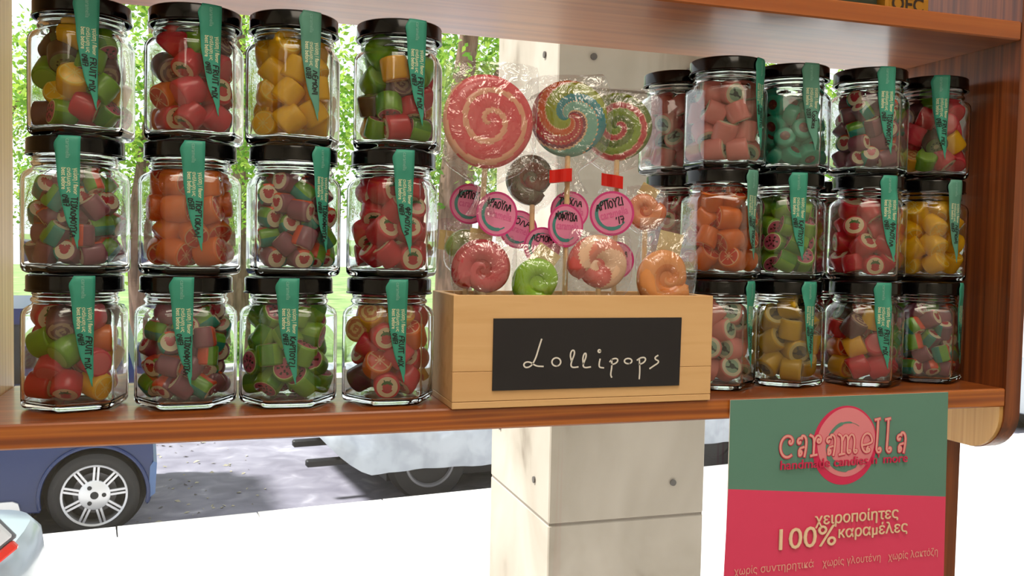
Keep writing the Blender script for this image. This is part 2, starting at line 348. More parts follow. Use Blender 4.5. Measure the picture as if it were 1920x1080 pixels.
def make_candy_mesh(kd):
    d, L, cols, pat, stripes, _ = KINDS[kd]; R = d / 2; n = 36; mb = MB()
    prof = [(R * q, L / 2 - .0008 * q ** 3) for q in (.12, .24, .36, .48, .60, .70, .80, .88)] + [(R * .975, L / 2 - .0012), (R, L / 2 - .0020)]
    rings = [(r, z) for r, z in prof] + [(R * 1.015, 0)] + [(r, -z) for r, z in reversed(prof)]
    v = [(0, 0, L / 2)] + [(r * math.cos(2 * PI * j / n), r * math.sin(2 * PI * j / n), z) for r, z in rings for j in range(n)] + [(0, 0, -L / 2)]
    f = []; mi = []
    def slot(i, j):
        if i < 8 or i >= len(rings) - 9:
            a = rings[i][0] if i < len(rings) else 0; b = rings[i + 1][0] if i + 1 < len(rings) else 0
            rr = (a + b) / 2 / R; th = 2 * PI * (j + .5) / n; q = pat(rr * math.cos(th), rr * math.sin(th))
            if q: return q
        return stripes[int(j * len(stripes) * (2 if len(stripes) == 3 else 1) / n) % len(stripes)]
    for j in range(n):
        f.append((0, 1 + j, 1 + (j + 1) % n)); mi.append(pat(.05 * math.cos(2 * PI * j / n), .05 * math.sin(2 * PI * j / n)))
    for i in range(len(rings) - 1):
        for j in range(n):
            k = (j + 1) % n; f.append((1 + i * n + j, 1 + (i + 1) * n + j, 1 + (i + 1) * n + k, 1 + i * n + k)); mi.append(slot(i, j))
    o = 1 + (len(rings) - 1) * n
    for j in range(n): f.append((len(v) - 1, o + (j + 1) % n, o + j)); mi.append(pat(.05 * math.cos(2 * PI * j / n), .05 * math.sin(2 * PI * j / n)))
    mb.add(v, f, mi)
    me = bpy.data.meshes.new(kd + '_candy'); me.from_pydata(mb.v, [], mb.f)
    for c in cols: me.materials.append(mat('candy_' + c, c, 0.24, trans=0.40, spec=0.5))
    me.polygons.foreach_set('material_index', mb.m); me.polygons.foreach_set('use_smooth', [True] * len(mb.f)); me.set_sharp_from_angle(angle=math.radians(50)); me.update()
    candy_mesh[kd] = me
for kd in KINDS: make_candy_mesh(kd)

# ------------------------------------------------------------------ jars
HJ = 0.0910; AP = 0.0300; NS = 96
def hexr(th, ap, p=46):
    return ap * sum(max(0.0, math.cos(th - k * PI / 3)) ** p for k in range(6)) ** (-1.0 / p)
def ring(z, ap, blend):
    """rounded hexagon (blend 0) to circle (blend 1) of apothem or radius ap"""
    return [((1 - blend) * hexr(2 * PI * j / NS, ap) + blend * ap) * 1.0 for j in range(NS)], z
def jar_mesh():
    outer = [(0, .0245, .15), (.0006, .0272, .1), (.0018, .0290, .04), (.0040, .0299, 0), (.0060, .0300, 0), (.0300, .0300, 0), (.0620, .0300, 0), (.0655, .0297, .05), (.0680, .0288, .2), (.0697, .0276, .55), (.0708, .0268, .9),
             (.0718, .0266, 1), (.0728, .0276, 1), (.0740, .0279, 1), (.0750, .0274, 1), (.0758, .0265, 1), (.0770, .0266, 1), (.0778, .0273, 1), (.0790, .0265, 1), (.0885, .0262, 1)]
    inner = [(.0885, .0248, 1), (.0740, .0249, 1), (.0705, .0253, .9), (.0680, .0270, .4), (.0655, .0281, .12), (.0630, .0286, .04), (.0300, .0287, .01), (.0075, .0286, .01), (.0055, .0280, .04), (.0045, .0262, .10), (.0040, .0200, .3)]
    mb = MB(); rings = []
    for z, a, b in outer + inner:
        rr, z = ring(z, a, b); rings.append([(rr[j] * math.cos(2 * PI * j / NS), rr[j] * math.sin(2 * PI * j / NS), z) for j in range(NS)])
    # stippled contact ring under the base, slightly domed
    r0 = [(.017 * math.cos(2 * PI * j / NS), .017 * math.sin(2 * PI * j / NS), .0012) for j in range(NS)]
    mb.loft([r0] + rings, True, True, True)
    me = bpy.data.meshes.new('glass_body'); me.from_pydata(mb.v, [], [tuple(q) for q in mb.f]); me.materials.append(MATS['jar_glass'])
    me.polygons.foreach_set('use_smooth', [True] * len(mb.f)); me.set_sharp_from_angle(angle=math.radians(60)); me.update(); return me
glass_mat('jar_glass', (0.985, 0.995, 0.99, 1), 1.46)
def lid_mesh():
    prof = [(.0306, .0796), (.0311, .0793), (.0314, .0798), (.0312, .0804), (.0307, .0808), (.0307, .0890), (.0304, .0900), (.0296, .0906), (.0280, .0910), (.0270, .0909), (.0262, .0903), (.0, .0903)]
    n = 72; rings = [[(max(r, .0004) * math.cos(2 * PI * j / n), max(r, .0004) * math.sin(2 * PI * j / n), z) for j in range(n)] for r, z in [(.0292, .0796)] + prof]
    inner = [[(r * math.cos(2 * PI * j / n), r * math.sin(2 * PI * j / n), z) for j in range(n)] for r, z in ((.0004, .0893), (.0292, .0893))]
    mb = MB(); mb.loft(inner + rings, True, True, True)
    me = bpy.data.meshes.new('lid'); me.from_pydata(mb.v, [], mb.f); me.materials.append(mat('black_lid', '#040405', 0.14, spec=0.35))
    me.polygons.foreach_set('use_smooth', [True] * len(mb.f)); me.set_sharp_from_angle(angle=math.radians(35)); me.update(); return me
JAR_ME = jar_mesh(); LID_ME = lid_mesh()
M_teal = mat('teal_label', '#2f8a76', 0.55); M_teal_faded = mat('teal_label_sheer', '#4f8878', 0.6)
M_white = mat('label_print', '#d8dcb8', 0.6); M_ink = mat('marker_ink', '#0c0c10', 0.6); M_pale = mat('label_logo_print', '#7fb0a4', 0.6)

# strip outline: v down from the lid's top edge, u across (right edge straight, left edge a sagging wave)
STRIP = [(0, -.0056), (.0020, -.0066), (.0050, -.0083), (.0075, -.0086), (.0110, -.0078), (.0200, -.0068), (.0300, -.0062), (.0390, -.0046), (.0460, -.0034), (.0520, -.0022), (.0570, -.0008), (.0620, .0016), (.0670, .0034), (.0710, .0044), (.0740, .0054)]
def strip_left(v):
    for (a, x), (b, y) in zip(STRIP, STRIP[1:]):
        if a <= v <= b: return x + (y - x) * (v - a) / (b - a)
    return STRIP[-1][1]
def strip_right(v): return .0075 - .0012 * min(1, v / .05) - (.0006 if v > .068 else 0)
def strip_map(phi, hexrot):
    """(u, v, lift) -> point on the outside of a jar whose axis is the local z axis"""
    dr = np.array([math.cos(phi), math.sin(phi)]); tn = np.array([-math.sin(phi), math.cos(phi)])
    nrm = [np.array([math.cos(hexrot + k * PI / 3), math.sin(hexrot + k * PI / 3)]) for k in range(6)]
    def f(u, v, lift=0.0):
        rl = math.sqrt(max(1e-9, .03145 ** 2 - u * u))
        rb = min((AP - u * float(tn @ q)) / float(dr @ q) for q in nrm if float(dr @ q) > .2)
        t = min(1, max(0, (v - .0112) / .012)); t = t * t * (3 - 2 * t)
        r = rl * (1 - t) + min(rb, .0345) * t + .00035 + lift
        z = HJ - v
        if v < .0025: r -= (.0025 - v) * .35; z -= .0004
        p = dr * r + tn * u
        return (p[0], p[1], z)
    return f
STANDARD = [('γεύση / flavor', .0026, .0205, .0018), ('ανάλωση ως', -.0010, .0205, .0158), ('best before', -.0040, .0205, .0142)]
def make_strip(parent, phi, hexrot, word, date, faded):
    F = strip_map(phi, hexrot); mb = MB(); rows = []
    vs = [i * .074 / 42 for i in range(43)]
    for v in vs:
        l, r = strip_left(v), strip_right(v); rows.append([F(l + (r - l) * k / 6, v) for k in range(7)])
    mb.loft(rows, False)
    st = mb.build('label_strip', M_teal_faded if faded else M_teal, parent, angle=80)
    me = st.data; sol = st.modifiers.new('thickness', 'SOLIDIFY'); sol.thickness = .0002; sol.offset = 0
    L = .00032
    pr = MB()
    for body, u0, v0, ln in (('γεύση / flavor', .0032, .0212, .0172), ('ανάλωση ως', -.0006, .0212, .0160), ('best before', -.0038, .0212, .0140)):
        v2, f2 = fit_text(body, ln, None, .008); put(pr, [(v2, f2)], lambda x, y: F(u0 + y * 1.3, v0 + x, L))
    pr.build('lettering', M_white, st, smooth=False)
    lg = MB(); v2, f2 = fit_text('caramella', .0125, .0026); put(lg, [(v2, f2)], lambda x, y: F(-.0012 + y, .0026 + x, L))
    lg.build('logo', M_pale, st, smooth=False)
    hw = MB(); sq = min(1.0, .0262 / max(1e-6, pen(word, .0037, .0004)[1]))
    st_, _ = pen(word, .0037, .00072, sq); put(hw, st_, lambda x, y: F(.0017 + y - x * .03, .0402 + x, L))
    st_, _ = pen(date, .0034, .00066, .8); put(hw, st_, lambda x, y: F(-.0034 + y + x * .10, .0385 + x, L))
    hw.build('handwriting', M_ink, st, smooth=False)

def pack(kinds, hexrot, n, seed, top=.0690):
    """settle n candies in the jar: spheres first, then rods kept inside the walls"""
    r = np.random.default_rng(seed); ks = [kinds[int(r.integers(len(kinds)))] for _ in range(n)]
    D = np.array([KINDS[k][0] for k in ks]); Ln = np.array([KINDS[k][1] for k in ks]); sc_ = r.uniform(1.06, 1.17, n); D = D * sc_; Ln = Ln * sc_
    rad = .5 * (D * D * Ln * 1.5) ** (1 / 3) * .865
    P = np.stack([r.uniform(-.014, .014, n), r.uniform(-.014, .014, n), .012 + np.arange(n) * .0040], 1)
    N = np.array([[math.cos(hexrot + k * PI / 3), math.sin(hexrot + k * PI / 3)] for k in range(6)])
    ax = None; API = .0287
    for it in range(420):
        P[:, 2] -= .0007 if it < 330 else .0002
        if it == 300:
            ax = r.normal(size=(n, 3)); ax /= np.linalg.norm(ax, axis=1)[:, None]
        for sub in range(2):
            d = P[:, None] - P[None]; dist = np.linalg.norm(d, axis=2) + 1e-9; need = rad[:, None] + rad[None] - dist; np.fill_diagonal(need, 0)
            need = np.maximum(need, 0); P += (d / dist[..., None] * need[..., None] * .42).sum(1)
            if ax is None:
                hx = np.repeat(rad[:, None], 6, 1); hz = rad
            else:
                c = np.abs(ax[:, :2] @ N.T); hx = c * Ln[:, None] / 2 + np.sqrt(np.maximum(0, 1 - c * c)) * D[:, None] / 2
                cz = np.abs(ax[:, 2]); hz = cz * Ln / 2 + np.sqrt(np.maximum(0, 1 - cz * cz)) * D / 2
            for k in range(6):
                over = np.maximum(0, P[:, :2] @ N[k] + hx[:, k] - API); P[:, :2] -= over[:, None] * N[k]
            P[:, 2] = np.maximum(P[:, 2], .0046 + hz)
            hi = P[:, 2] > .058; rr_ = np.linalg.norm(P[:, :2], axis=1); k_ = np.where(hi & (rr_ > .0165), .0165 / np.maximum(rr_, 1e-6), 1); P[:, :2] *= k_[:, None]
    return [(ks[i], P[i], ax[i], sc_[i]) for i in range(n) if P[i, 2] < top]

FM = ['strawberry', 'raspberry', 'raspberry', 'orange', 'lime', 'watermelon', 'kiwi', 'grape', 'peach', 'lemon']
STACKS = {  # x per row (bottom, middle, top), y, phrase
 'L1': ((-.3083, -.3078, -.3037), .062, 'stack by light end panel'), 'L2': ((-.2366, -.2340, -.2312), .055, 'second stack from light end panel'),
 'L3': ((-.1672, -.1646, -.1650), .048, 'third stack from light end panel'), 'L4': ((-.0956, -.0937, -.0906), .044, "stack by crate's pale side"),
 'R1': ((.1864, .1879, .1894), .060, 'fourth stack from dark end panel'), 'R2': ((.2558, .2545, .2560), .064, 'third stack from dark end panel'),
 'R3': ((.3287, .3286, .3262), .051, 'second stack from dark end panel'), 'R4': ((.4030, .4022, .4010), .061, 'stack by dark end panel'),
 'B1': ((.1880, .1850, .1800), .1285, 'rear stack behind crate'), 'B2': ((.3420, .3420, .3420), .1270, 'rear stack in dark corner')}
JARS = [  # stack, row, hexagon turn, label turn (degrees, seen from the camera), word, date, kinds, what, count
 ('L1', 2, 12, 5, 'FRUIT MIX', '04|17', FM, 'mixed fruit', 30, 0), ('L2', 2, 16, 18, 'FRUIT MIX', '04|17', ['raspberry', 'raspberry', 'strawberry', 'lime', 'grape', 'orange', 'strawberry'], 'mixed fruit', 29, 0),
 ('L3', 2, 17, 21, 'ΛΕΜΟΝΙ', '03|17', ['lemon'], 'yellow lemon', 33, 1), ('L4', 2, 21, 23, 'FRUIT MIX', '04|17', FM, 'mixed fruit', 31, 0),
 ('L1', 1, 0, -9, 'ΤΣΙΧΛΟΦΟΥΣΚΑ', '04|17', ['heart'], 'striped heart', 58, 0), ('L2', 1, 3, 3, 'ΠΟΡΤΟΚΑΛΙ', '05|17', ['orange'], 'orange-slice', 33, 0),
 ('L3', 1, -16, 38, 'ΤΣΙΧΛΟΦΟΥΣΚΑ', '04|17', ['heart'], 'striped heart', 58, 0), ('L4', 1, 15, 14, 'ΦΡΑΟΥΛΑ', '04|17', ['strawberry'], 'red strawberry', 36, 0),
 ('L1', 0, 10, 8, 'FRUIT MIX', '04|17', FM, 'mixed fruit', 30, 0), ('L2', 0, -1, -5, 'ΤΣΙΧΛΟΦΟΥΣΚΑ', '04|17', ['heart'], 'striped heart', 56, 0),
 ('L3', 0, 0, -1, 'ΚΑΡΠΟΥΖΙ', '04|17', ['watermelon'], 'green watermelon', 38, 0), ('L4', 0, 12, 11, 'FRUIT MIX', '04|17', ['strawberry', 'strawberry', 'raspberry', 'orange', 'grape', 'peach', 'lime'], 'mixed fruit', 31, 0),
 ('R1', 2, 2, 61, 'ΜΟΧΙΤΟ', '04|17', ['tomato'], 'pink star', 31, 0), ('R2', 2, 14, 29, 'Cookies', '02|17', ['cookie'], 'teal cookie', 44, 1),
 ('R3', 2, 16, 25, 'ΤΣΙΧΛΟΦΟΥΣΚΑ', '04|17', ['heart'], 'striped heart', 56, 0), ('R4', 2, -15, 14, 'FRUIT MIX', '04|17', FM, 'mixed fruit', 30, 0),
 ('R1', 1, -4, 53, 'ΠΟΡΤΟΚΑΛΙ', '04|17', ['orange'], 'orange-slice', 33, 1), ('R2', 1, 16, 17, 'ΚΑΡΠΟΥΖΙ', '04|17', ['watermelon'], 'green watermelon', 38, 0),
 ('R3', 1, 17, 32, 'ΦΡΑΟΥΛΑ', '04|17', ['strawberry'], 'red strawberry', 36, 0), ('R4', 1, -12, 45, 'ΛΕΜΟΝΙ', '03|17', ['lemon'], 'yellow lemon', 30, 1),
 ('R1', 0, 8, 62, 'ΝΤΟΜΑΤΑ', '04|17', ['tomato'], 'pink star', 31, 0), ('R2', 0, -4, 40, 'ΜΠΑΝΑΝΑ', '04|17', ['banana'], 'mustard yellow', 27, 0),
 ('R3', 0, 12, 28, 'FRUIT MIX', '04|17', FM, 'mixed fruit', 30, 0), ('R4', 0, 14, 76, 'ΤΣΙΧΛΟΦΟΥΣΚΑ', '04|17', ['heart'], 'striped heart', 56, 0),
 ('B1', 2, 10, 150, 'ΜΟΧΙΤΟ', '04|17', ['tomato'], 'pink star', 31, 0), ('B1', 1, 5, 150, 'ΦΡΑΟΥΛΑ', '04|17', ['strawberry'], 'red strawberry', 34, 0), ('B1', 0, 5, 150, 'ΦΡΑΟΥΛΑ', '04|17', ['strawberry'], 'red strawberry', 34, 0),
 ('B2', 1, 0, 150, 'ΦΡΑΟΥΛΑ', '04|17', ['strawberry'], 'red strawberry', 34, 0), ('B2', 0, 0, 150, 'ΦΡΑΟΥΛΑ', '04|17', ['strawberry'], 'red strawberry', 34, 0)]
ROW = ('bottom', 'middle', 'top')
for ji, (sk, row, ht, lt, word, date, kinds, what, cnt, faded) in enumerate(JARS):
    xs, y, phrase = STACKS[sk]; x = xs[row]; z = row * HJ
    rowname = ROW[row]
    beta = math.atan2(CAM.y - y, CAM.x - x)
    hr = beta + math.radians(ht); ph = beta + math.radians(lt)
    root = thing('candy_jar', (x, y, z), f'hexagonal glass jar of {what} candies, {rowname} of {phrase}', 'jar', 'hexagonal candy jars on the shelf')
    g = link('glass_body', JAR_ME, root); g.rotation_euler = (0, 0, hr)
    ld = link('lid', LID_ME, root); ld.rotation_euler = (0, 0, ji * .7)
    make_strip(root, ph, hr, word, date, faded)
    for kd, p, a, s_ in pack(kinds, hr, int(cnt * 1.28), 100 + ji):
        c = link(kd + '_candy', candy_mesh[kd]); c.location = (x + p[0], y + p[1], z + p[2])
        v = Vector(a); front = math.cos(math.atan2(p[1], p[0]) - beta) * math.hypot(p[0], p[1])
        q = v.to_track_quat('Z', 'Y'); c.rotation_mode = 'QUATERNION'; c.rotation_quaternion = q; c.scale = (s_, s_, s_)
        desc = KINDS[kd][5]
        tag(c, f'{desc} in {rowname} jar, {phrase}', 'candy', f'candies in the {rowname} jar of the {phrase}')

# ------------------------------------------------------------------ lollipop crate
M_crate = ramp_mat('crate_plywood', [(0.35, '#cfa472'), (0.55, '#d6ae7c'), (0.7, '#c89c68')], (1.5, 30, 22), 2.5, 5, 0.62, 0.0, 0.3)
CX0, CX1, CY0, CY1, CH = -.0586, .1460, -.0035, .0640, .0805
crate = thing('lollipop_crate', (0.0437, 0.03, 0), 'pale wooden crate with a chalk Lollipops board on its front', 'crate'); crate.location = (0, 0, 0)
MB().box((CX0, CY0, 0), (CX1, CY1, .0048), bev=.0004).build('base_board', M_crate, crate, smooth=False)
MB().box((CX0, CY0, .0051), (CX1, CY0 + .006, .0262), bev=.0003).build('plank', M_crate, crate, smooth=False)
MB().box((CX0, CY0, .0264), (CX1, CY0 + .006, CH), bev=.0003).build('plank', M_crate, crate, smooth=False)
MB().box((CX0, CY1 - .006, .0051), (CX1, CY1, CH), bev=.0003).build('back_plank', M_crate, crate, smooth=False)
for x in (CX0, CX1 - .006): MB().box((x + .0001, CY0 + .0061, .0051), (x + .0059, CY1 - .0061, CH), bev=.0003).build('side_plank', M_crate, crate, smooth=False)
bd = MB().prism([(-.0295, .0126), (.1184, .0124), (.1190, .0641), (-.0294, .0641)], CY0 - .0012, CY0 - .00002, 1).build('chalkboard', mat('chalkboard_black', '#15131a', 0.6), crate, smooth=False)
def board_pt(x, y):
    px, py = 800 + x / 3.4286, 530 + y / 3.4286
    return (-.0294 + (px - 925) * .1484 / 352, CY0 - .0015, .0641 - (py - 597 + (px - 925) * .0057) * .0517 / (136 - (px - 925) * .0256))
chalk = MB()
LOLLI = [[(722, 362), (705, 420), (688, 485), (662, 535), (628, 547), (612, 528), (625, 508), (655, 508), (690, 535), (735, 537)], arc(817, 508, 28, 27, 80, 440, 16),
 [(912, 500), (903, 465), (912, 434), (928, 432), (932, 455), (915, 500), (908, 530), (920, 545), (955, 540)], [(988, 520), (984, 485), (992, 455), (1004, 450), (1006, 475), (992, 510), (986, 535), (1000, 546), (1035, 540)],
 [(1096, 490), (1090, 520), (1092, 543), (1120, 546)], arc(1090, 438, 8, 9, 0, 360, 10), [(1172, 492), (1174, 540), (1166, 590), (1174, 606)], [(1160, 506), (1176, 488), (1205, 484), (1214, 500), (1198, 518), (1172, 524)],
 arc(1280, 502, 25, 17, 70, 430, 16), [(1354, 490), (1360, 560), (1357, 616)], [(1340, 496), (1362, 480), (1390, 478), (1398, 494), (1382, 514), (1354, 524)], [(1478, 466), (1458, 478), (1462, 492), (1484, 500), (1482, 514), (1450, 534), (1426, 550)]]
put(chalk, [ribbon(smooth(q, 2), 9.5) for q in LOLLI], board_pt)
chalk.build('lettering', mat('chalk', '#d9d6d2', 0.9), bd, smooth=False)
tag(MB().box((CX0 + .0065, CY0 + .0065, .0052), (CX1 - .0065, CY1 - .0065, .0560), bev=.002).build('floral_foam', mat('foam_green', '#1d3a34', 0.95, bump=(400, 1, .002)), smooth=False), 'dark green foam block filling the lollipop crate', 'foam')

# ------------------------------------------------------------------ lollipops
def film_crinkle():
    m = film_mat('cellophane', (0.975, 0.975, 0.98, 1), 0.05, 1.5, 0.08); nt = m.node_tree
    n = nt.nodes.new('ShaderNodeTexNoise'); n.inputs['Scale'].default_value = 55; n.inputs['Detail'].default_value = 3; n.inputs['Distortion'].default_value = 1.5
    tc = nt.nodes.new('ShaderNodeTexCoord'); nt.links.new(tc.outputs['Object'], n.inputs['Vector'])
    bp = nt.nodes.new('ShaderNodeBump'); bp.inputs['Strength'].default_value = 0.8; bp.inputs['Distance'].default_value = 0.006
    nt.links.new(n.outputs[0], bp.inputs['Height'])
    vo = nt.nodes.new('ShaderNodeTexVoronoi'); vo.feature = 'F1'; vo.inputs['Scale'].default_value = 32; vo.inputs['Randomness'].default_value = 1.0
    nt.links.new(tc.outputs['Object'], vo.inputs['Vector']); ad = nt.nodes.new('ShaderNodeMath'); ad.operation = 'ADD'
    nt.links.new(n.outputs[0], ad.inputs[0]); nt.links.new(vo.outputs[0], ad.inputs[1]); nt.links.new(ad.outputs[0], bp.inputs['Height'])
    for q in nt.nodes:
        if q.type == 'BSDF_GLOSSY': nt.links.new(bp.outputs[0], q.inputs['Normal'])
    return m
M_film = film_crinkle(); M_stick = mat('lolly_stick', '#d8b98a', 0.7)
def cmat(c): return mat('sugar_' + c, c, 0.22, trans=0.25, coat=0.3)
def disc_candy(r, t, cols, fn, groove):
    """flat spiral lollipop; fn(rho, theta) -> (colour slot, height factor)"""
    nr, nt_ = 30, 144; mb = MB(); 
    for sgn in (-1, 1):
        v = []; f = []; mi = []
        for i in range(nr + 1):
            q = i / nr
            for j in range(nt_):
                th = 2 * PI * j / nt_; rr = r * q * (1 + .012 * math.sin(3 * th + 1)); _, h = fn(q, th)
                y = sgn * t * (math.sqrt(max(0, 1 - q ** 5)) - groove * (1 - h) * (q < .97))
                v.append((rr * math.cos(th), y, rr * math.sin(th)))
        for i in range(nr):
            for j in range(nt_):
                k = (j + 1) % nt_; a = (i * nt_ + j, i * nt_ + k, (i + 1) * nt_ + k, (i + 1) * nt_ + j); f.append(a if sgn > 0 else a[::-1])
                mi.append(fn((i + .5) / nr, 2 * PI * (j + .5) / nt_)[0])
        mb.add(v, f, mi)
    return mb
def coil_candy(r, turns, cols, twist, stripes, start=0.0, rt=None, flat=.8):
    r = r * 1.10; rt = rt or r * .36; mb = MB(); n = 120; ns = 36; rings = []; mi = []
    for i in range(n + 1):
        t = i / n; a = start + turns * 2 * PI * (t ** .8); rho = r * .06 + (r - rt * .95 - r * .06) * min(1, t / .74) ** .8
        k = rt * (.62 + .38 * min(1, t * 2.2)) * (1 if t < .93 else max(.15, (1 - t) / .07) ** .5)
        dr = Vector((math.cos(a), 0, math.sin(a))); c = dr * rho
        rings.append([c + dr * (k * math.cos(b)) + Vector((0, 1, 0)) * (k * flat * math.sin(b)) for b in (2 * PI * q / ns for q in range(ns))])
        if i < n: mi += [stripes[int((q + twist * 1.4 * i) * len(stripes) / ns) % len(stripes)] for q in range(ns)]
    mb.loft(rings, True, True, True, 0); mb.m = mi + [stripes[0]] * 2
    core = [[(r * q * math.cos(2 * PI * k / 24), y * rt * flat, r * q * math.sin(2 * PI * k / 24)) for k in range(24)] for q, y in ((.01, -.62), (.30, -.60), (.55, -.5), (.66, 0), (.55, .5), (.30, .60), (.01, .62))]
    mb.loft(core, True, True, True, stripes[0]); return mb
def spiral(turns, bands, hand=1, off=0.0):
    tot = sum(b[1] for b in bands)
    def fn(q, th):
        s_ = (q * turns - hand * th / (2 * PI) + off) % 1 * tot; acc = 0
        for slot, wd in bands:
            if s_ < acc + wd:
                x = (s_ - acc) / wd; return slot, min(1, 4 * min(x, 1 - x)) ** .5
            acc += wd
        return bands[-1][0], 1
    return fn
def bag(r, t, topz, top_w, seed, skirt=True, neck=-1.42, wide=1.0):
    rr = random.Random(seed); n = 56; mb = MB(); rings = []
    prof = [(topz, top_w, .0008), ((topz + 1.0) / 2, (top_w + 1.1) / 2, t * .35 + .0010), (.98, 1.05, t * .72 + .0012), (.70, 1.11, t + .0012), (.30, 1.13, t + .0018), (-.10, 1.13, t + .0018), (-.50, 1.10, t + .0016), (-.80, 1.00, t + .0012), (-1.02, .78, t * .9 + .001),
            (-1.18, .50, .0062), (-1.32, .24, .0050), (neck, .0042 / r, .0040)]
    if skirt: prof += [(neck - .10, .0050 / r, .0046), (neck - .30, .22, .0060), (neck - .55, .36, .0075)]
    ph = [rr.uniform(0, 6.3) for _ in range(6)]
    for i, (z, wx, wy) in enumerate(prof):
        wx *= wide
        fold = .05 + .16 * (max(0, -z - .6)) ; row = []
        for j in range(n):
            a = 2 * PI * j / n; c, s_ = math.cos(a), math.sin(a)
            k = 1 + fold * (.5 * math.sin(9 * a + ph[0]) + .35 * math.sin(14 * a + ph[1] + z)) * (.35 if abs(z) < .6 else 1)
            cr = .0006 * math.sin(5 * a + 4 * z + ph[2]) + .0005 * math.sin(11 * a - 6 * z + ph[3])
            row.append((math.copysign(abs(c) ** .8, c) * wx * r * (1 + .03 * math.sin(3 * z + ph[4])), math.copysign(abs(s_) ** .9, s_) * (wy * k + cr * 1.2), z * r + (.06 * r * math.sin(2.2 * c + ph[5]) if i == 0 else 0)))
        rings.append(row)
    mb.loft(rings, True); return mb
M_mag = mat('sticker_magenta', '#cf3f86', 0.4, trans=.2); M_pk = mat('sticker_pink', '#e289b0', 0.4, trans=.2); M_tl = mat('sticker_teal', '#3f7f7c', 0.4); M_pk2 = mat('sticker_logo', '#d05c92', 0.4)
def local(root, P):
    """world point -> the root's own frame"""
    return root.rotation_euler.to_matrix().inverted() @ (Vector(P) - root.location)
def sticker(root, rz, P, R, yaw, roll, word, num=None):
    """round flavour sticker, facing local -y"""
    loc = local(root, P)
    n = 40; mb = MB(); prof = [(0, 1), (.90, 1), (.901, 0), (1.0, 0)]
    rings = [[(R * q * math.cos(2 * PI * j / n) if q else 1e-5 * math.cos(2 * PI * j / n), 0, R * q * math.sin(2 * PI * j / n) if q else 1e-5 * math.sin(2 * PI * j / n)) for j in range(n)] for q in (0, .90, 1.0)]
    v = [p for r_ in rings for p in r_]; f = []; mi = []
    for i in range(2):
        for j in range(n): k = (j + 1) % n; f.append((i * n + j, i * n + k, (i + 1) * n + k, (i + 1) * n + j)); mi.append(0 if i == 0 else 1)
    mb.add(v, f, mi); o = mb.build('sticker', [M_pk, M_mag], root, smooth=False); o.location = loc; o.rotation_euler = (-root.rotation_euler.x, roll, yaw)
    sol = o.modifiers.new('thickness', 'SOLIDIFY'); sol.thickness = .0002
    a = MB()
    pts = [(math.cos(math.radians(t_)) * R * .68, math.sin(math.radians(t_)) * R * .68) for t_ in range(60, 318, 6)]
    put(a, [ribbon(pts, [R * .02, R * .05, R * .10, R * .15, R * .16, R * .15, R * .13, R * .17, R * .15, R * .06])], lambda x, y: (x, -.00035, y)); a.build('swirl_print', M_tl, o, smooth=False)
    b = MB(); v2, f2 = fit_text('caramella', R * 1.25, R * .36, .01); put(b, [(v2, f2)], lambda x, y: (x - R * .52, -.00040, y - R * .18)); b.build('logo', M_pk2, o, smooth=False)
    h = MB(); st_, L = pen(word, R * .36, R * .055); k = min(1, R * 1.25 / L); st_, L = pen(word, R * .36, R * .055, k)
    put(h, st_, lambda x, y: (x - L / 2, -.00055, y + R * .26))
    if num: st_, L2 = pen(num, R * .3, R * .05); put(h, st_, lambda x, y: (x + R * .1, -.00055, y - R * .52))
    h.build('handwriting', M_ink, o, smooth=False)
    return o
def lolly(P, r, t, make, cols, label, seed, topz=1.15, top_w=.95, lean=0.0, yaw=0.0, stick_to=.045, skirt=True, group=None, back=0.0, wide=1.0):
    P = Vector(P); beta = math.atan2(CAM.y - P.y, CAM.x - P.x); rz = beta + PI / 2 + yaw
    H_ = P.z - stick_to; pitch = math.atan2(back, H_); h = math.hypot(back, H_)   # 'back': how far the foot stands behind the head
    root = thing('lollipop', (P.x - math.sin(rz) * back, P.y + math.cos(rz) * back, stick_to), label, 'lollipop', group, rz); root.rotation_euler.x = pitch
    cd_ = make.build('candy_head', [cmat(c) for c in cols], root, angle=60); cd_.location = (0, 0, h); cd_.rotation_euler = (-pitch, lean, 0)
    b = bag(r, t, topz, top_w, seed, skirt and h > r * 2.4, wide=wide).build('wrapper', M_film, root, angle=180); b.location = (0, 0, h); b.rotation_euler = (-pitch, lean, 0)
    MB().tube([(-math.sin(lean) * 0 - lean * h * .0, 0, 0), (0, 0, h - r * .55)], .0021, 10).build('stick', M_stick, root)
    return root, rz
LG = 'lollipops in the wooden crate'
pink, rz = lolly((-.0320, .010, .2043), .0343, .0055, disc_candy(.0334, .0055, 2, spiral(2.3, [(0, .72), (1, .28)], -1, .1), .10), ['#cf4a55', '#dba183'], 'large pink and cream spiral lollipop in clear wrapper', 3, 1.22, 1.0, .06, yaw=.25, group=LG, back=.034, wide=.96)
sticker(pink, rz, (-.0219, .0175, .1387), .0164, .10, .22, 'ΦΡΑΟΥΛΑ')
rain, rz = lolly((.0394, .036, .2140), .0295, .0055, disc_candy(.0292, .0055, 8, spiral(.72, [(0, .19), (1, .02), (2, .10), (1, .015), (3, .09), (1, .012), (3, .05), (4, .05), (1, .03), (5, .17), (1, .012), (6, .13)], -1, .33), .07), ['#8c9a1c', '#d9b08a', '#c4541e', '#b02a34', '#7a3044', '#6fa898', '#12808c'], 'rainbow spiral lollipop with a red clip under its wrapper', 4, 1.10, .85, -.1, group=LG)
sticker(rain, rz, (.0378, .0330, .1320), .0166, .62, .05, 'ΝΟΦΟΥΣΚΑ'); sticker(rain, rz, (.0440, .0415, .1440), .0150, .1, .1, 'ΤΣΙΧΛΑ')
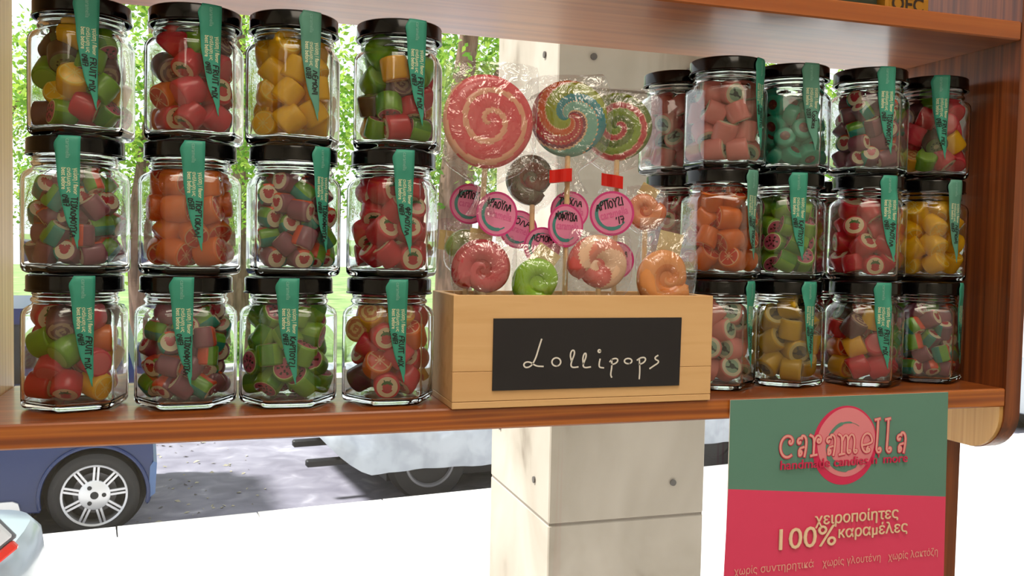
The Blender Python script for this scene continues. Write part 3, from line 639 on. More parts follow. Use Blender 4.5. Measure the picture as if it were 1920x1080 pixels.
green, rz = lolly((.0866, .050, .2120), .0275, .0055, disc_candy(.0270, .0055, 4, spiral(1.7, [(0, .34), (1, .05), (2, .24), (1, .05), (3, .32)], -1, .2), .12), ['#7f9a2c', '#d8a884', '#c03440', '#5f7420'], 'green and red spiral lollipop with a red clip', 5, 1.12, .9, .1, group=LG)
sticker(green, rz, (.0759, .0330, .1425), .0174, -.1, -.25, 'ΑΡΠΟΥΖΙ', "'17")
for o_, P, wv in ((rain, (.0327, .0325, .1698), .1), (green, (.0818, .0470, .1687), -.16)):
    mb = MB(); rings = []
    for k in range(9):
        x = -.0085 + .017 * k / 8; y0 = .0012 * math.sin(k * .9); rings.append([(x, -.004 + y0, -.0048 + x * wv), (x, -.004 + y0, .0048 + x * wv), (x, .004 + y0 * .4, .0048 + x * wv), (x, .004 + y0 * .4, -.0048 + x * wv)])
    mb.loft(rings, True, True, True); c = mb.build('red_clip', mat('red_tape', '#d81e12', 0.35, trans=.3), o_, smooth=False); c.location = local(o_, P)
def paper(root, P, s_, roll):
    o = MB().box((-s_, -.0002, -s_), (s_, .0002, s_)).build('paper_tag', mat('cream_paper', '#dcc894', 0.8, trans=.3), root, smooth=False)
    o.location = local(root, P); o.rotation_euler = (0, roll, 0)
grey, rz = lolly((.0192, .0590, .1690), .0195, .0062, coil_candy(.0192, 1.5, 0, .1, [0, 0, 1, 2], 2.2), ['#6f6a58', '#8d9a86', '#8a6152'], 'small grey-brown coiled lollipop on a bare leaning stick', 6, 1.12, .85, skirt=False, group=LG, back=-.0065, wide=.95)
sticker(grey, rz, (.0082, .0590, .1288), .0150, .2, .3, 'ΚΟΛΑ')
pale, rz = lolly((-.0357, .052, .1114), .0150, .0055, coil_candy(.0148, 1.4, 0, .1, [0], 1), ['#9fc25a'], 'pale green coiled lollipop behind the dark red one', 7, 1.4, 1.1, skirt=False, group=LG)
sticker(pale, rz, (-.0367, .0400, .1465), .0151, .1, .15, 'ΚΑΡΠΟΥΖΙ'); paper(pale, (-.0480, .058, .1190), .0075, .1)
o2, rz = lolly((.1128, .050, .1474), .0156, .0058, coil_candy(.0154, 1.5, 0, .05, [0, 0, 1], 3.6), ['#cf6a3c', '#e0946a'], 'small orange coiled lollipop beside the pink star jars', 8, 1.2, 1.0, skirt=True, group=LG); paper(o2, (.1180, .058, .1600), .0075, .5)
red, rz = lolly((-.0327, .014, .0977), .0212, .0066, coil_candy(.0208, 1.55, 0, .05, [0, 0, 0, 1], .6), ['#a8242c', '#c9505a'], 'dark red coiled lollipop at the crate rim', 9, 1.25, 1.0, skirt=False, group=LG); paper(red, (-.0330, .0218, .1190), .0085, .15)
lime, rz = lolly((.0112, .0165, .0895), .0190, .0066, coil_candy(.0186, 1.45, 0, .02, [0], 2.6), ['#8cbf2e'], 'lime green coiled lollipop at the crate rim', 10, 1.5, .95, yaw=.12, skirt=False, group=LG, wide=.96); paper(lime, (.0190, .0290, .1060), .0095, .6)
sticker(lime, rz, (.0215, .0400, .1158), .0149, .2, .1, 'ΛΕΜΟΝΙ')
pw, rz = lolly((.0585, .0150, .1013), .0224, .0068, coil_candy(.0219, 1.4, 0, .30, [0, 0, 1, 1, 2, 1], 1.2, .0100), ['#cf5a58', '#e8c2a4', '#dc8a78'], 'pink and white twisted lollipop at the crate rim', 11, 1.2, .95, yaw=.18, skirt=False, group=LG)
sticker(pw, rz, (.0838, .0410, .1060), .0150, -.5, .1, 'ΦΡΑΟΥΛΑ')
org, rz = lolly((.1162, .0170, .0945), .0226, .0068, coil_candy(.0232, 1.4, 0, .02, [0, 0, 0, 1], 3.4, .0096), ['#d9803c', '#e39a5c'], 'orange coiled lollipop at the crate rim', 12, 1.95, 1.05, yaw=.38, skirt=False, group=LG, wide=.97); paper(org, (.1230, .0260, .1190), .0100, .2)

# ------------------------------------------------------------------ shop sign hanging from the shelf edge
sign = tag(MB().box((.1645, -.0022, -.297), (.3740, -.0016, -.0008)).build('shop_sign', mat('sign_paper', '#e8e0d8', 0.6), smooth=False), 'green and red paper candy sign taped to the shelf edge', 'sign')
def flat(x, y, L=0.0): return (x, -.0024 - L, y)
gp = MB(); gp.add([flat(x, z) for x, z in ((.1645, -.0008), (.3740, -.0008), (.3758, -.0905), (.1648, -.0708))], [(0, 3, 2, 1)]); gp.build('green_panel', mat('sign_green', '#5a887c', 0.55), sign, smooth=False)
rp = MB(); rp.add([flat(x, z) for x, z in ((.1648, -.0708), (.3758, -.0905), (.3800, -.297), (.1590, -.297))], [(0, 3, 2, 1)]); rp.build('red_panel', mat('sign_red', '#dd3f6a', 0.55), sign, smooth=False)
M_sm = mat('sign_magenta', '#d0285a', 0.55); M_sp = mat('sign_pink', '#dd8390', 0.55); M_cream = mat('sign_cream', '#eed2b4', 0.55); M_cream2 = mat('sign_cream_thin', '#e3a89c', 0.55)
def blob(name, cx, cz, rx, rz_, L, m, wob=0.0, hole=None):
    n = 60; mb = MB(); out = [(cx + rx * (1 + wob * math.sin(5 * a)) * math.cos(a), cz + rz_ * (1 + wob * math.sin(4 * a + 1)) * math.sin(a)) for a in (2 * PI * k / n for k in range(n))]
    mb.add([flat(x, y, L) for x, y in out], [tuple(range(n))]); return mb.build(name, m, sign, smooth=False)
blob('logo_ring', .2717, -.0413, .0312, .0325, .0002, M_sm); blob('logo_candy', .2728, -.0388, .0280, .0282, .0004, M_sp, .01)
def crescent(cx, cz, R, a0, a1, w_, L, m, name):
    pts = [(cx + R * math.cos(math.radians(a)), cz + R * math.sin(math.radians(a))) for a in np.linspace(a0, a1, 50)]
    mb = MB(); put(mb, [ribbon(pts, w_)], lambda x, y: flat(x, y, L)); mb.build(name, m, sign, smooth=False)
crescent(.2735, -.0415, .0190, 55, 318, [.0004, .0016, .0030, .0028, .0022, .0030, .0046, .0060, .0056, .0036, .0012], .0006, MATS['sign_green'], 'logo_swirl')
def curl(cx, cy, r0, r1, a0, a1, n=16): return [(cx + (r0 + (r1 - r0) * i / n) * math.cos(math.radians(a0 + (a1 - a0) * i / n)), cy + (r0 + (r1 - r0) * i / n) * math.sin(math.radians(a0 + (a1 - a0) * i / n))) for i in range(n + 1)]
A_ = [curl(.32, .68, .03, .20, 0, -330) + [(.42, .95), (.62, .95), (.76, .75), (.74, .35), (.66, -.02)], curl(.36, .18, .02, .16, 200, -110) + [(.30, .36), (.60, .42)]]
R_ = [[(.02, .98), (.22, .9), (.30, .7), (.28, .05)], [(.10, 0), (.50, .04)], [(.29, .62), (.42, .92), (.62, .96), (.76, .80)] + curl(.60, .72, .16, .03, 20, -330)]
CUR = {'c': (.95, [curl(.66, .70, .03, .17, 120, 400) + arc(.48, .47, .46, .50, 62, 305, 14)]), 'a': (.98, A_), 'r': (.95, R_),
 'm': (1.5, [[(.0, .98), (.18, .9), (.24, .7), (.24, .05)], [(.08, 0), (.42, .04)], [(.25, .65), (.40, .92), (.58, .9), (.64, .65), (.62, .2)] + curl(.76, .16, .14, .03, 170, 470), [(.66, .7), (.82, .96), (1.02, .9), (1.10, .6), (1.06, .2)] + curl(1.2, .16, .14, .03, 170, 470)]),
 'e': (.95, [[(.10, .42), (.45, .44), (.78, .52)] + arc(.45, .52, .36, .46, 10, 300, 16), curl(.58, .18, .03, .15, 90, -250)]), 'l': (.72, [[(.02, 1.62), (.34, 1.66)], [(.22, 1.62), (.20, .8), (.16, .2)] + curl(.36, .18, .18, .03, 190, 520)])}
o1, o2_ = MB(), MB(); x = 0; sx = .124 / (.95 + .98 + .95 + .98 + 1.5 + .95 + .72 * 2 + .98); hh = .0172
for ch in 'caramella':
    adv, st_ = CUR[ch]
    for q in st_:
        pts = smooth([(.2101 + (x + a) * sx, -.0480 + b * hh - .002 * (x / 9)) for a, b in q], 1)
        v_, f_ = ribbon(pts, .0030)
        for j, q_ in enumerate(f_): o1.add([flat(*v_[i], .0007 + len(o1.f) * 3e-7) for i in q_], [(0, 1, 2, 3)])
        v_, f_ = ribbon(pts, .0018)
        for j, q_ in enumerate(f_): o2_.add([flat(v_[i][0] - .0003, v_[i][1] + .0003, .0011 + len(o2_.f) * 3e-7) for i in q_], [(0, 1, 2, 3)])
    x += adv
o1.build('logo_outline', M_sm, sign, smooth=False); o2_.build('logo_lettering', mat('sign_pink_light', '#e2a09c', .55), sign, smooth=False)
def line(body, x0, x1, z, hgt, m, bold=.0, L=.0010):
    v_, f_ = fit_text(body, x1 - x0); ys = [p[1] for p in v_]; k = hgt / max(ys); mb = MB()
    for n_, (dx, dz) in enumerate(((0, 0),) if not bold else ((-bold, 0), (bold, 0), (0, -bold * .6), (0, bold * .6))):   # strokes thickened by overprinting
        for j, q in enumerate(f_): mb.add([flat(x0 + v_[i][0] + dx, z + v_[i][1] * k + dz, L + n_ * .0002 + j * 4e-7) for i in q], [tuple(range(len(q)))])
    mb.build('lettering', m, sign, smooth=False)
line("handmade candies n' more", .2105, .3333, -.0578, .0076, M_sm, .00022, .0012)
line('χειроποίητες'.replace('π', 'п').replace('р', 'ρ'), .2447, .3263, -.1048, .0100, M_cream, .00026); line('100%', .2119, .2654, -.1226, .0168, M_cream, .0003); line('καραμέλες'.replace('κ', 'к'), .2677, .3361, -.1172, .0100, M_cream, .00026)
line('χωρίς', .1717, .1925, -.1395, .0066, M_cream2); line('ουντηρητικά', .1956, .2451, -.1395, .0066, M_cream2)
sb = MB(); sb.add([flat(a, b, .0012) for a, b in ((.1972, -.13535), (.2002, -.13535), (.2002, -.13475), (.1972, -.13475))], [(0, 1, 2, 3)]); sb.build('lettering', M_cream2, sign, smooth=False)
line('χωρίς γλουτένη', .2533, .3102, -.1398, .0066, M_cream2); line('χωρίς λακτόζη', .3178, .3688, -.1400, .0066, M_cream2)

# ------------------------------------------------------------------ tins on the upper board
zt = SH + ST
t1 = thing('gold_tin', (.331, .035, zt), 'gold decorated tin with dark lettering on the upper board', 'tin')
MB().box((-.022, -.022, 0), (.022, .022, .09), bev=.002).build('tin_body', mat('tin_gold', '#a5731e', 0.4, metal=.3), t1, smooth=False)
MB().box((-.023, -.023, .09), (.023, .023, .102), bev=.002).build('tin_lid', mat('tin_gold', '#a5731e'), t1, smooth=False)
tl = MB()
for body, z0 in (('OEC', .0012), ('EM', .0165)):
    v_, f_ = fit_text(body, .032, .012, .02); put(tl, [(v_, f_)], lambda a, b: (a - .017, -.0224, b + z0))
tl.build('lettering', mat('tin_dark', '#2a1a10', .5), t1, smooth=False)
t2 = thing('green_tin', (.2830, .040, zt), 'dark green tin on the upper board beside the gold tin', 'tin')
MB().box((-.022, -.022, 0), (.022, .022, .08), bev=.002).build('tin_body', mat('tin_green', '#20281a', 0.4), t2, smooth=False)
MB().box((-.023, -.023, .08), (.023, .023, .092), bev=.002).build('tin_lid', mat('tin_green', '#20281a'), t2, smooth=False)

# ------------------------------------------------------------------ street outside
SA = math.radians(7.27); SO = Vector((0, 5.31, 0)); SE = Vector((math.cos(SA), math.sin(SA), 0)); SN = Vector((-math.sin(SA), math.cos(SA), 0))
def street(a, b, z): return SO + SE * a + SN * b + Vector((0, 0, z))
M_pave = ramp_mat('pavement_slabs', [(0.3, '#cfcac6'), (0.55, '#dedad6'), (0.75, '#e4e1de')], (1, 1, 1), 2.2, 8, 0.9, 0, .3, spec=.2)
M_road = ramp_mat('road_asphalt', [(0.3, '#716e7a'), (0.5, '#7f7c88'), (0.62, '#8a8792'), (0.72, '#a19ea8')], (1, 1, 1), 4.5, 12, 0.95, 0, .6, spec=.15)
def sheet(name, a0, a1, b0, b1, z, m, thick=.05, kind='structure'):
    mb = MB(); v = [street(a, b, h) for h in (z - thick, z) for a, b in ((a0, b0), (a1, b0), (a1, b1), (a0, b1))]
    mb.add(v, [(3, 2, 1, 0), (4, 5, 6, 7), (0, 1, 5, 4), (1, 2, 6, 5), (2, 3, 7, 6), (3, 0, 4, 7)]); o = mb.build(name, m, smooth=False)
    return tag(o, kind=kind) if kind else o
pv = MB(); v = [(-14, RYW + .051, GZ), (14, RYW + .051, GZ)] + [tuple(street(a, -.22, GZ)) for a in (14, -14)]; v = [tuple(q) for q in v]
pv.add(v + [(q[0], q[1], GZ - .05) for q in v], [(0, 1, 2, 3), (7, 6, 5, 4), (0, 4, 5, 1), (1, 5, 6, 2), (2, 6, 7, 3), (3, 7, 4, 0)]); tag(pv.build('floor_pavement', M_pave, smooth=False), kind='structure')
sheet('floor_road', -30, 30, -.3, 4.2, RZ, M_road)
kerb = tag(link('trim_kerb', None), kind='structure')
for k in range(-9, 12):
    a0, a1 = k * .82 + .004, (k + 1) * .82 - .006; z1 = GZ + random.uniform(-.004, .004)
    mb = MB(); v = [street(a, b, h) for h in (RZ - .05, z1) for a, b in ((a0, -.218), (a1, -.218), (a1, random.uniform(-.008, .004)), (a0, random.uniform(-.008, .004)))]
    mb.add(v, [(3, 2, 1, 0), (4, 5, 6, 7), (0, 1, 5, 4), (1, 2, 6, 5), (2, 3, 7, 6), (3, 0, 4, 7)]); mb.build('kerb_stone', M_pave, kerb, smooth=False)
sheet('floor_far_pavement', -30, 30, 4.2, 6.0, GZ, M_pave, .2)
sheet('floor_lawn', -60, 60, 6.0, 60, GZ, ramp_mat('park_lawn', [(0.3, '#55703a'), (0.6, '#7c9656'), (0.75, '#96a874')], (1, 1, 1), 1.5, 8, 0.95), .2)
# litter on the road: dry leaves and grit
lt = MB()
for _ in range(420):
    p = street(random.uniform(-3, .25), random.uniform(.05, 3.9), RZ + .004); s_ = random.uniform(.008, .03); a = random.uniform(0, 6.3); e1 = Vector((math.cos(a), math.sin(a), random.uniform(-.3, .3))) * s_; e2 = Vector((-math.sin(a), math.cos(a), random.uniform(-.2, .4))) * s_ * .5
    lt.add([p - e1, p + e2 + Vector((0, 0, .006)), p + e1, p - e2], [(0, 1, 2, 3)])
tag(lt.build('leaf_litter', mat('dry_leaf', '#a79f8a', .9), smooth=False), 'scattered dry leaves and grit on the grey road', 'litter', kind='stuff')

# stone pillar on the pavement
M_stone = ramp_mat('pillar_marble', [(0.28, '#6d6154'), (0.42, '#93897c'), (0.6, '#a0968a'), (0.8, '#aca297')], (1, 1, .6), 3.2, 10, 0.7, 0, .8, spec=.3)
pil = thing('stone_pillar', (1.06, 2.4, GZ), 'square beige stone-clad pillar on the white pavement outside', 'pillar'); pil.location = (0, 0, 0)
zs = [GZ, -.7725, -.0765, .620, 1.316, 2.012, 2.9]
for z0, z1 in zip(zs, zs[1:]): MB().box((.7818, 2.0785, z0 + .003), (1.3374, 2.7340, z1 - .003), bev=.004).build('stone_block', M_stone, pil, smooth=False)
MB().box((.7848, 2.0815, GZ), (1.3344, 2.7310, 2.9)).build('core', mat('mortar', '#6f655a', .95), pil, smooth=False)
for P, ax in (((.7818, 2.62, -.56), 0), ((.7818, 2.22, -.66), 0), ((1.220, 2.0785, -.66), 1), ((.90, 2.0785, .72), 1), ((.7818, 2.20, .74), 0), ((1.24, 2.0785, .70), 1)):
    d = Vector((-.006, 0, 0)) if ax == 0 else Vector((0, -.006, 0)); MB().tube([Vector(P) - d, Vector(P) + d], .011, 10).build('fixing_bolt', mat('rusty_bolt', '#4a4440', .7), pil)

# ------------------------------------------------------------------ cars
M_tyre = mat('tyre_rubber', '#18171a', .75); M_rim = mat('alloy_silver', '#b9b9be', .35, metal=.6); M_dark = mat('dark_trim', '#17171c', .6); M_disc = mat('brake_disc', '#6b6a6e', .5, metal=.5)
def circ(r, y, n=48, cz=0): return [(r * math.cos(2 * PI * k / n), y, r * math.sin(2 * PI * k / n) + cz) for k in range(n)]
def wheel(parent, loc, R=.262, rr=.180):
    """wheel facing -y with nine twin spokes"""
    mb = MB(); mb.loft([circ(rr, .0), circ(rr + .012, -.018), circ(rr + .04, -.028), circ(R - .03, -.026), circ(R - .006, -.008), circ(R, .03), circ(R, .13), circ(R - .02, .17), circ(rr, .175)]); wl = mb.build('wheel', M_tyre, parent); wl.location = loc
    MB().loft([circ(rr, .17), circ(rr - .004, .02), circ(rr - .004, -.014), circ(rr + .008, -.020), circ(rr + .012, -.012), circ(rr + .002, .0)]).build('rim', M_rim, wl)
    MB().loft([circ(.0005, .10), circ(rr - .006, .10), circ(rr - .006, .12), circ(.0005, .12)]).build('wheel_back', M_dark, wl)
    MB().loft([circ(.0005, .06), circ(.125, .06), circ(.125, .075), circ(.0005, .075)]).build('brake_disc', M_disc, wl)
    for k in range(9):
        a = 2 * PI * k / 9 + .10
        for s_ in (-1, 1):
            o = s_ * .0115; c_, d_ = math.cos(a), math.sin(a); P = lambda r, u, y: (r * c_ - u * d_, y, r * d_ + u * c_)
            v = [P(r, o + q * .0065, y) for r, y0, in ((.075, -.004), (rr - .002, -.008)) for q in (-1, 1) for y in (y0, y0 + .02)]
            MB().add(v, [(0, 1, 3, 2), (4, 6, 7, 5), (0, 4, 5, 1), (2, 3, 7, 6), (0, 2, 6, 4), (1, 5, 7, 3)]).build('spoke', M_rim, wl, smooth=False)
    MB().loft([circ(.0005, -.014), circ(.080, -.012), circ(.090, -.004), circ(.090, .02)]).build('hub', mat('hub_silver', '#d2d2d6', .4, metal=.4), wl)
    MB().loft([circ(.0005, -.019), circ(.022, -.018), circ(.024, -.012)]).build('hub_cap', M_dark, wl)
    for k in range(3):
        a = 2 * PI * k / 3; MB().loft([[(p[0] + .054 * math.cos(a), p[1], p[2] + .054 * math.sin(a)) for p in circ(q, y, 16)] for q, y in ((.0005, -.0150), (.013, -.0150), (.0135, -.010))]).build('bolt_hole', M_dark, wl)
    return wl
def car(name, loc, rotz, paint, label):
    root = thing(name, loc, label, 'car', None, rotz)
    A = lambda cx, a0, a1: [(cx + .305 * math.cos(math.radians(a)), .262 + .305 * math.sin(math.radians(a))) for a in np.linspace(a0, a1, 14)]
    low = [(-3.02, .24), (-2.78, .20)] + A(-2.4, 196, -16) + [(-1.9, .19), (-.5, .19)] + A(0, 196, -16) + [(.315, .20), (.325, .24)]
    prof = low + [(.335, .38), (.33, .62), (.31, .86), (.05, .92), (-2.1, .90), (-2.9, .78), (-3.08, .60), (-3.10, .40)]
    bd_ = MB().prism(prof, 0.0, 1.58, 1).build('body', paint, root, angle=30)
    bv = bd_.modifiers.new('edge', 'BEVEL'); bv.width = .035; bv.segments = 4; bv.limit_method = 'ANGLE'; bv.angle_limit = math.radians(50)
    cab = [(.26, .86), (.14, 1.33), (-.10, 1.40), (-1.30, 1.40), (-1.75, 1.20), (-2.15, .88)]
    cb = MB().prism(cab, .09, 1.49, 1).build('cabin', paint, root, angle=30)
    for q in ([(.16, .95), (.06, 1.28), (-.55, 1.31), (-.58, .95)], [(-.64, .95), (-.62, 1.31), (-1.28, 1.31), (-1.66, 1.14), (-1.86, .95)]):
        for y in (.082, 1.49): MB().prism(q, y, y + .008, 1).build('side_window', mat('car_glass', '#1c2228', .08), root, smooth=False)
    MB().prism([(-1.98, .185), (-.44, .185), (-.40, .21), (-.41, .25), (-.44, .265), (-1.95, .265)], -.018, .05, 1).build('sill_trim', mat('sill_silver', '#c9c9cc', .4, metal=.3), root, smooth=False)
    MB().prism([(-1.9, .09), (-.36, .09), (-.34, .20), (-1.9, .20)], .03, 1.5, 1).build('underbody', M_dark, root, smooth=False)
    MB().prism([(.305, .22), (.345, .25), (.355, .44), (.335, .45), (.315, .42)], -.006, 1.586, 1).build('bumper', mat(name + '_bumper', '#3f5a86', .4) if name == 'blue_car' else mat('grey_bumper', '#54575c', .5), root, smooth=False)
    MB().box((.31, .04, .66), (.342, .20, .84), bev=.006).build('tail_lamp', mat('lamp_red', '#7c1414', .2), root, smooth=False)
    MB().tube([(-.52, -.002, .22), (-.52, -.002, .86)], .004, 6).build('door_seam', M_dark, root)
    # flared arch lip
    MB().tube([(.305 * math.cos(math.radians(a)), -.006, .262 + .305 * math.sin(math.radians(a))) for a in np.linspace(-12, 192, 40)], .012, 8).build('arch_lip', paint, root)
    for cx in (0, -2.4): wheel(root, (cx, .012, .262))
    for cx in (0, -2.4):
        MB().loft([circ(.26, 1.40, cz=.262), circ(.26, 1.56, cz=.262)], True, True, True).build('far_wheel', M_tyre, root).location = (cx, 0, 0)
        MB().loft([circ(.30, .20, cz=.262), circ(.30, .24, cz=.262)], True, True, True).build('arch_liner', M_dark, root).location = (cx, 0, 0)
    return root
M_blue = mat('blue_paint', '#0e2350', .35, metal=.0, coat=.15, spec=.35)
car('blue_car', (-.955, 5.365, RZ), SA * .6, M_blue, 'dark blue hatchback with twin-spoke alloy wheel parked at the kerb')
p = street(7.25 + .9, .45, RZ); car('silver_car', (p.x + 2.4, p.y + .25, RZ), SA, mat('silver_paint', '#aab0b8', .35, metal=.3, coat=.6), 'silver hatchback parked beyond the covered car')

# covered car
cov = thing('covered_car', tuple(street(2.45, .95, RZ)), 'parked car under a loose grey fabric cover behind the pillar', 'car', None, SA)
mb = MB(); rings = []; NL, NC = 60, 34
for i in range(NL + 1):
    t = i / NL; x = -2.02 + 4.1 * t
    roof = .74 + .62 * max(0, min(1, (t - .22) / .16)) * max(0, min(1, (.93 - t) / .12)) if t < .93 else .74
    endk = min(1, max(0.0, min(t, 1 - t)) / .09); e_ = (1 - (1 - endk) ** 2.4) ** (1 / 2.4) if endk < 1 else 1
    hem = .25 + .28 * (1 - endk) ** 1.6; half = .82 * (.80 + .20 * e_); top = .50 + (roof - .50) * (.55 + .45 * e_)
    row = []
    for j in range(NC + 1):
        a = PI * j / NC; cy = -math.copysign(abs(math.cos(a)) ** .55, math.cos(a)); sz_ = abs(math.sin(a)) ** .7
        wr = .014 * math.sin(9 * t * PI + 5 * a) + .012 * math.sin(23 * t + 9 * a * (1 - t)) + .010 * math.sin(31 * t * PI - 3 * a)
        row.append((x + .03 * math.sin(a * 2), cy * half + wr * -math.cos(a) * 1.3, hem + (top - hem) * sz_ + wr * math.sin(a)))
    rings.append(row)
mb.loft(rings, False); mb.add(rings[0], [tuple(range(NC + 1))]); mb.add(rings[-1], [tuple(range(NC + 1))[::-1]])
mb.build('fabric_cover', ramp_mat('car_cover_fabric', [(0.35, '#8f949e'), (0.6, '#a2a7b0')], (1, 1, 1), 8, 4, .6, 0, .3, bump=.01), cov, angle=60)
for x in (-1.22, 1.28):
    for y in (-.74, .60): MB().loft([[(q[0] + x, q[1] + y, q[2]) for q in circ(r, yy, 40, .29)] for r, yy in ((.0005, .0), (.17, .0), (.18, -.012), (.27, -.012), (.29, .02), (.29, .14))], True, False, True).build('tyre', M_tyre, cov)
for x in (-1.22,): MB().loft([[(q[0] + x, q[1] - .742, q[2]) for q in circ(r, yy, 40, .29)] for r, yy in ((.16, -.004), (.17, -.018), (.185, -.018), (.19, -.004))]).build('rim', M_disc, cov)
MB().box((-1.5, -.62, .14), (1.9, .62, .24)).build('underbody', M_dark, cov, smooth=False)
for x, y, z in ((-2.04, -.35, .40), (-1.99, -.56, .30)): MB().box((x - .07, y - .03, z - .025), (x + .25, y + .03, z + .025), bev=.01).build('bumper_bar', M_dark, cov, smooth=False)

# scooter at the window, only its tail in view
scoot = thing('parked_scooter', (-.95, 2.2, GZ), 'silver scooter tail with white number plate and red reflector', 'scooter')
M_sil = mat('scooter_silver', '#8f9aa6', .3, coat=.4)
rings = []
for z, hx, hy in ((.56, .14, .20), (.62, .21, .26), (.70, .240, .28), (.78, .242, .29), (.84, .234, .28), (.875, .205, .25), (.890, .10, .16)):
    rings.append([(hx * math.copysign(abs(math.cos(a)) ** .6, math.cos(a)) - .008, hy * math.copysign(abs(math.sin(a)) ** .6, math.sin(a)) + .05, z) for a in (2 * PI * k / 28 for k in range(28))])
MB().loft(rings, True, True, True).build('tail_body', M_sil, scoot)
def tilted(name, X, Z, hx, hz, y, th, m):
    o = MB().box((-hx, -th / 2, -hz), (hx, th / 2, hz), bev=.004).build(name, m, scoot, smooth=False); o.location = (X + .95, y, Z - GZ); o.rotation_euler = (0, math.radians(-40), 0); return o
pl = tilted('number_plate', -.812, -.649, .075, .055, -.268, .012, mat('plate_white', '#c9c9ce', .4))
tilted('plate_frame', -.812, -.652, .081, .062, -.258, .014, mat('plate_frame', '#5d6068', .4))
tx = MB(); v_, f_ = fit_text('Αρτ', .050, .026, .005); put(tx, [(v_, f_)], lambda a, b: (a + .018, -.0066, b - .030)); tx.build('lettering', M_dark, pl, smooth=False)
tilted('reflector', -.752, -.697, .050, .012, -.262, .02, mat('reflector_red', '#d4281e', .25))
MB().loft([[(q[1] * .6 + .0, q[0] + .15, q[2]) for q in circ(r, yy, 40, .24)] for r, yy in ((.13, -.07), (.20, -.08), (.24, -.04), (.24, .04), (.20, .08), (.13, .07))]).build('rear_wheel', M_tyre, scoot)
MB().loft([circ(.0005, 0, 12), circ(.13, 0, 12)]).build('wheel_disc', M_disc, scoot).rotation_euler = (0, 0, PI / 2)
scoot.children[-1].location = (0, .15, .24)
MB().tube([(0, .15, .24), (.0, .05, .64)], .03, 8).build('strut', M_dark, scoot); MB().tube([(-.05, .15, .24), (-.40, .9, .30), (-.52, 1.15, .65)], .04, 8).build('frame', M_dark, scoot)
MB().loft([[(q[1] * .6 - .58, q[0] + 1.30, q[2]) for q in circ(r, yy, 40, .24)] for r, yy in ((.13, -.07), (.20, -.08), (.24, -.04), (.24, .04), (.20, .08), (.13, .07))], True, True, True).build('front_wheel', M_tyre, scoot)
MB().box((-.66, .86, .30), (-.34, .94, .98), bev=.03).build('leg_shield', M_sil, scoot, smooth=False)

# ------------------------------------------------------------------ trees and shrubs across the road
M_bark = ramp_mat('tree_bark', [(0.3, '#4a3a30'), (0.5, '#6c5444'), (0.7, '#83695a')], (4, 4, .8), 4, 8, .95, bump=.02)
leaf_m = [mat('leaf_' + c, c, .55, trans=.5) for c in ('#7fa636', '#5f8f2c', '#a3c04c')]
def tree(loc, trunk, blobs, n, size, label, seed, R, group='trees across the road'):
    rr = random.Random(seed); t = thing('street_tree', loc, label, 'tree', group)
    MB().tube(trunk[0], trunk[1], 12).build('trunk', M_bark, t)
    for br in trunk[2]: MB().tube(br[0], br[1], 8).build('branch', M_bark, t)
    f = MB(); tot = sum(b[3] ** 2 for b in blobs)
    for (bx, by, bz, br) in blobs:
        cl = [(rr.gauss(0, .45), rr.gauss(0, .45), rr.gauss(0, .38)) for _ in range(26)]
        for _ in range(int(n * br ** 2 / tot)):
            c = rr.choice(cl); p = Vector((bx, by, bz)) + Vector((c[0] + rr.gauss(0, .13), c[1] + rr.gauss(0, .13), c[2] + rr.gauss(0, .11))) * br
            if math.hypot(p.x, p.y) > R - size * .7: p.x, p.y = (q_ * (R - size * .7) * rr.uniform(.45, 1) / math.hypot(p.x, p.y) for q_ in (p.x, p.y))
            a = Vector((rr.uniform(-1, 1), rr.uniform(-1, 1), rr.uniform(-1, .6))).normalized(); b = a.orthogonal().normalized(); b = (b * math.cos(rr.uniform(0, 6.3)) + a.cross(b) * math.sin(rr.uniform(0, 6.3))).normalized()
            s_ = size * rr.uniform(.6, 1.3); f.add([p - a * s_ * .5, p + b * s_ * .24, p + a * s_ * .5, p - b * s_ * .24], [(0, 1, 2, 3)], rr.randrange(3))
    o = f.build('foliage', leaf_m, t, smooth=False); o['kind'] = 'stuff'; return t
tree((2.15, 9.0, GZ), ([(0, 0, 0), (.02, 0, 1.2), (.0, 0, 2.4), (.08, 0, 3.4), (.3, .1, 5)], [.24, .20, .15, .12, .07], [([(.0, 0, 2.6), (.5, 0, 3.6), (1.2, .2, 4.6)], [.06, .05, .03])]), [(0, .3, 4.2, 1.6), (.9, .6, 3.4, 1.2), (-.9, .6, 3.2, 1.3), (-.2, 1.2, 2.6, 1.0)], 9000, .085, 'leafy tree with a thick brown trunk across the road', 1, 1.6)
tree((3.52, 13.9, GZ), ([(0, 0, 0), (.0, 0, 2), (.1, 0, 4.2), (.1, 0, 6)], [.19, .16, .13, .08], [([(.0, 0, 3.2), (-.5, 0, 3.9)], [.05, .03]), ([(.1, 0, 4.0), (.9, 0, 4.7)], [.05, .03])]), [(.1, .8, 4.4, 1.5), (-.6, .8, 3.5, 1.1), (.8, .8, 3.4, 1.2)], 7500, .085, 'slender reddish-trunked tree behind the thick one', 2, 1.5)
tree((-.95, 9.6, GZ), ([(0, 0, 0), (-.1, 0, 1.8), (.1, 0, 3.4), (.0, 0, 5)], [.16, .13, .10, .05], []), [(0, 0, 3.6, 1.5), (-.9, .2, 3.0, 1.2), (.9, .2, 2.9, 1.2), (.0, .3, 2.0, 1.0)], 9500, .085, 'bushy tree whose leaves show between the jar stacks', 3, 1.45)
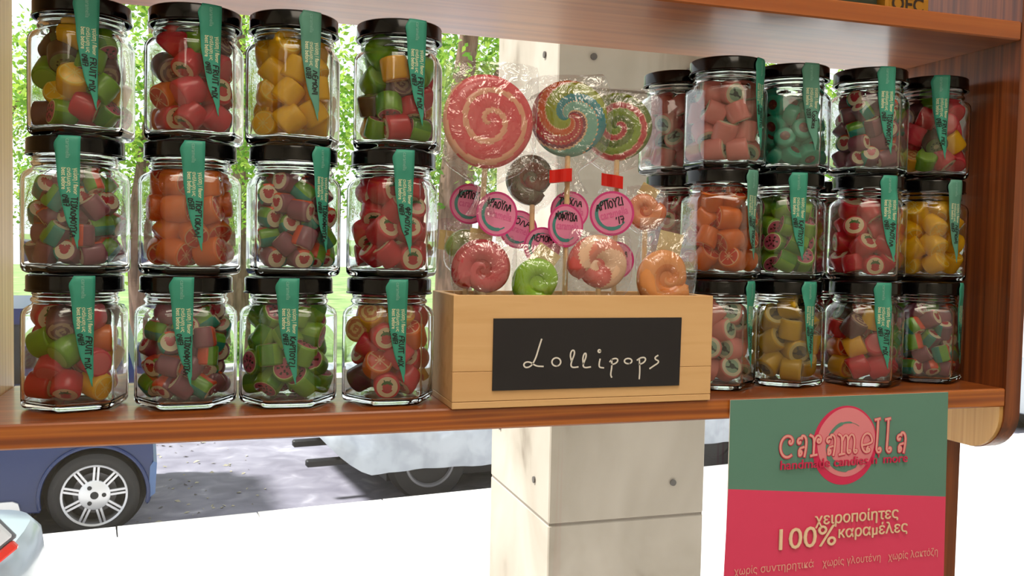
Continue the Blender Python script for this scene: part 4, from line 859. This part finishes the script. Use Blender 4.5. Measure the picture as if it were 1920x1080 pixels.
tree((-3.7, 13.4, GZ), ([(0, 0, 0), (.2, 0, 2), (.0, 0, 3.5), (.2, 0, 5)], [.14, .12, .09, .05], [([(.1, 0, 2.2), (.7, 0, 3.4), (1.1, 0, 4.2)], [.05, .04, .02])]), [(.4, 0, 3.6, 1.5), (1.1, .2, 2.6, 1.1), (-.6, .2, 3.0, 1.2)], 7000, .065, 'light open tree beyond the light end panel', 4, 1.75)
tree((0.0, 14.6, GZ), ([(0, 0, 0), (0, 0, 3), (0, 0, 6)], [.2, .16, .08], []), [(0, 0, 4.4, 2.0), (1.2, 0, 3.4, 1.5), (-1.3, 0, 3.4, 1.5), (0, 0, 2.2, 1.3)], 7000, .11, 'broad tree farther back in the park', 5, 1.9)
tree((6.6, 10.5, GZ), ([(0, 0, 0), (0, 0, 3), (0, 0, 6)], [.2, .16, .08], []), [(0, 0, 4.2, 1.8), (1.2, 0, 3.2, 1.4), (-1.3, 0, 3.2, 1.4)], 4000, .13, 'broad tree behind the stone pillar', 6, 2.0)
for k in range(9):
    a = -5 + k * 1.6 + random.uniform(-.1, .1); p = street(a, 6.6 + random.uniform(-.2, .4), GZ); s_ = thing('park_shrub', tuple(p), 'rounded green shrub along the far pavement edge', 'shrub', 'shrubs along the far pavement')
    f = MB(); rr = random.Random(50 + k)
    for _ in range(700):
        d = Vector((rr.gauss(0, 1), rr.gauss(0, 1), abs(rr.gauss(0, 1)))).normalized() * rr.uniform(.75, 1); q = Vector((d.x * .62, d.y * .5, d.z * .8 + .08))
        e1 = Vector((rr.uniform(-1, 1), rr.uniform(-1, 1), rr.uniform(-1, 1))).normalized(); e2 = e1.orthogonal().normalized(); z_ = .07
        f.add([q - e1 * z_, q + e2 * z_ * .5, q + e1 * z_, q - e2 * z_ * .5], [(0, 1, 2, 3)], rr.randrange(3))
    f.build('foliage', leaf_m, s_, smooth=False)['kind'] = 'stuff'
    MB().tube([(0, 0, 0), (.02, 0, .35), (.0, .0, .6)], [.05, .04, .02], 8).build('stem', M_bark, s_)
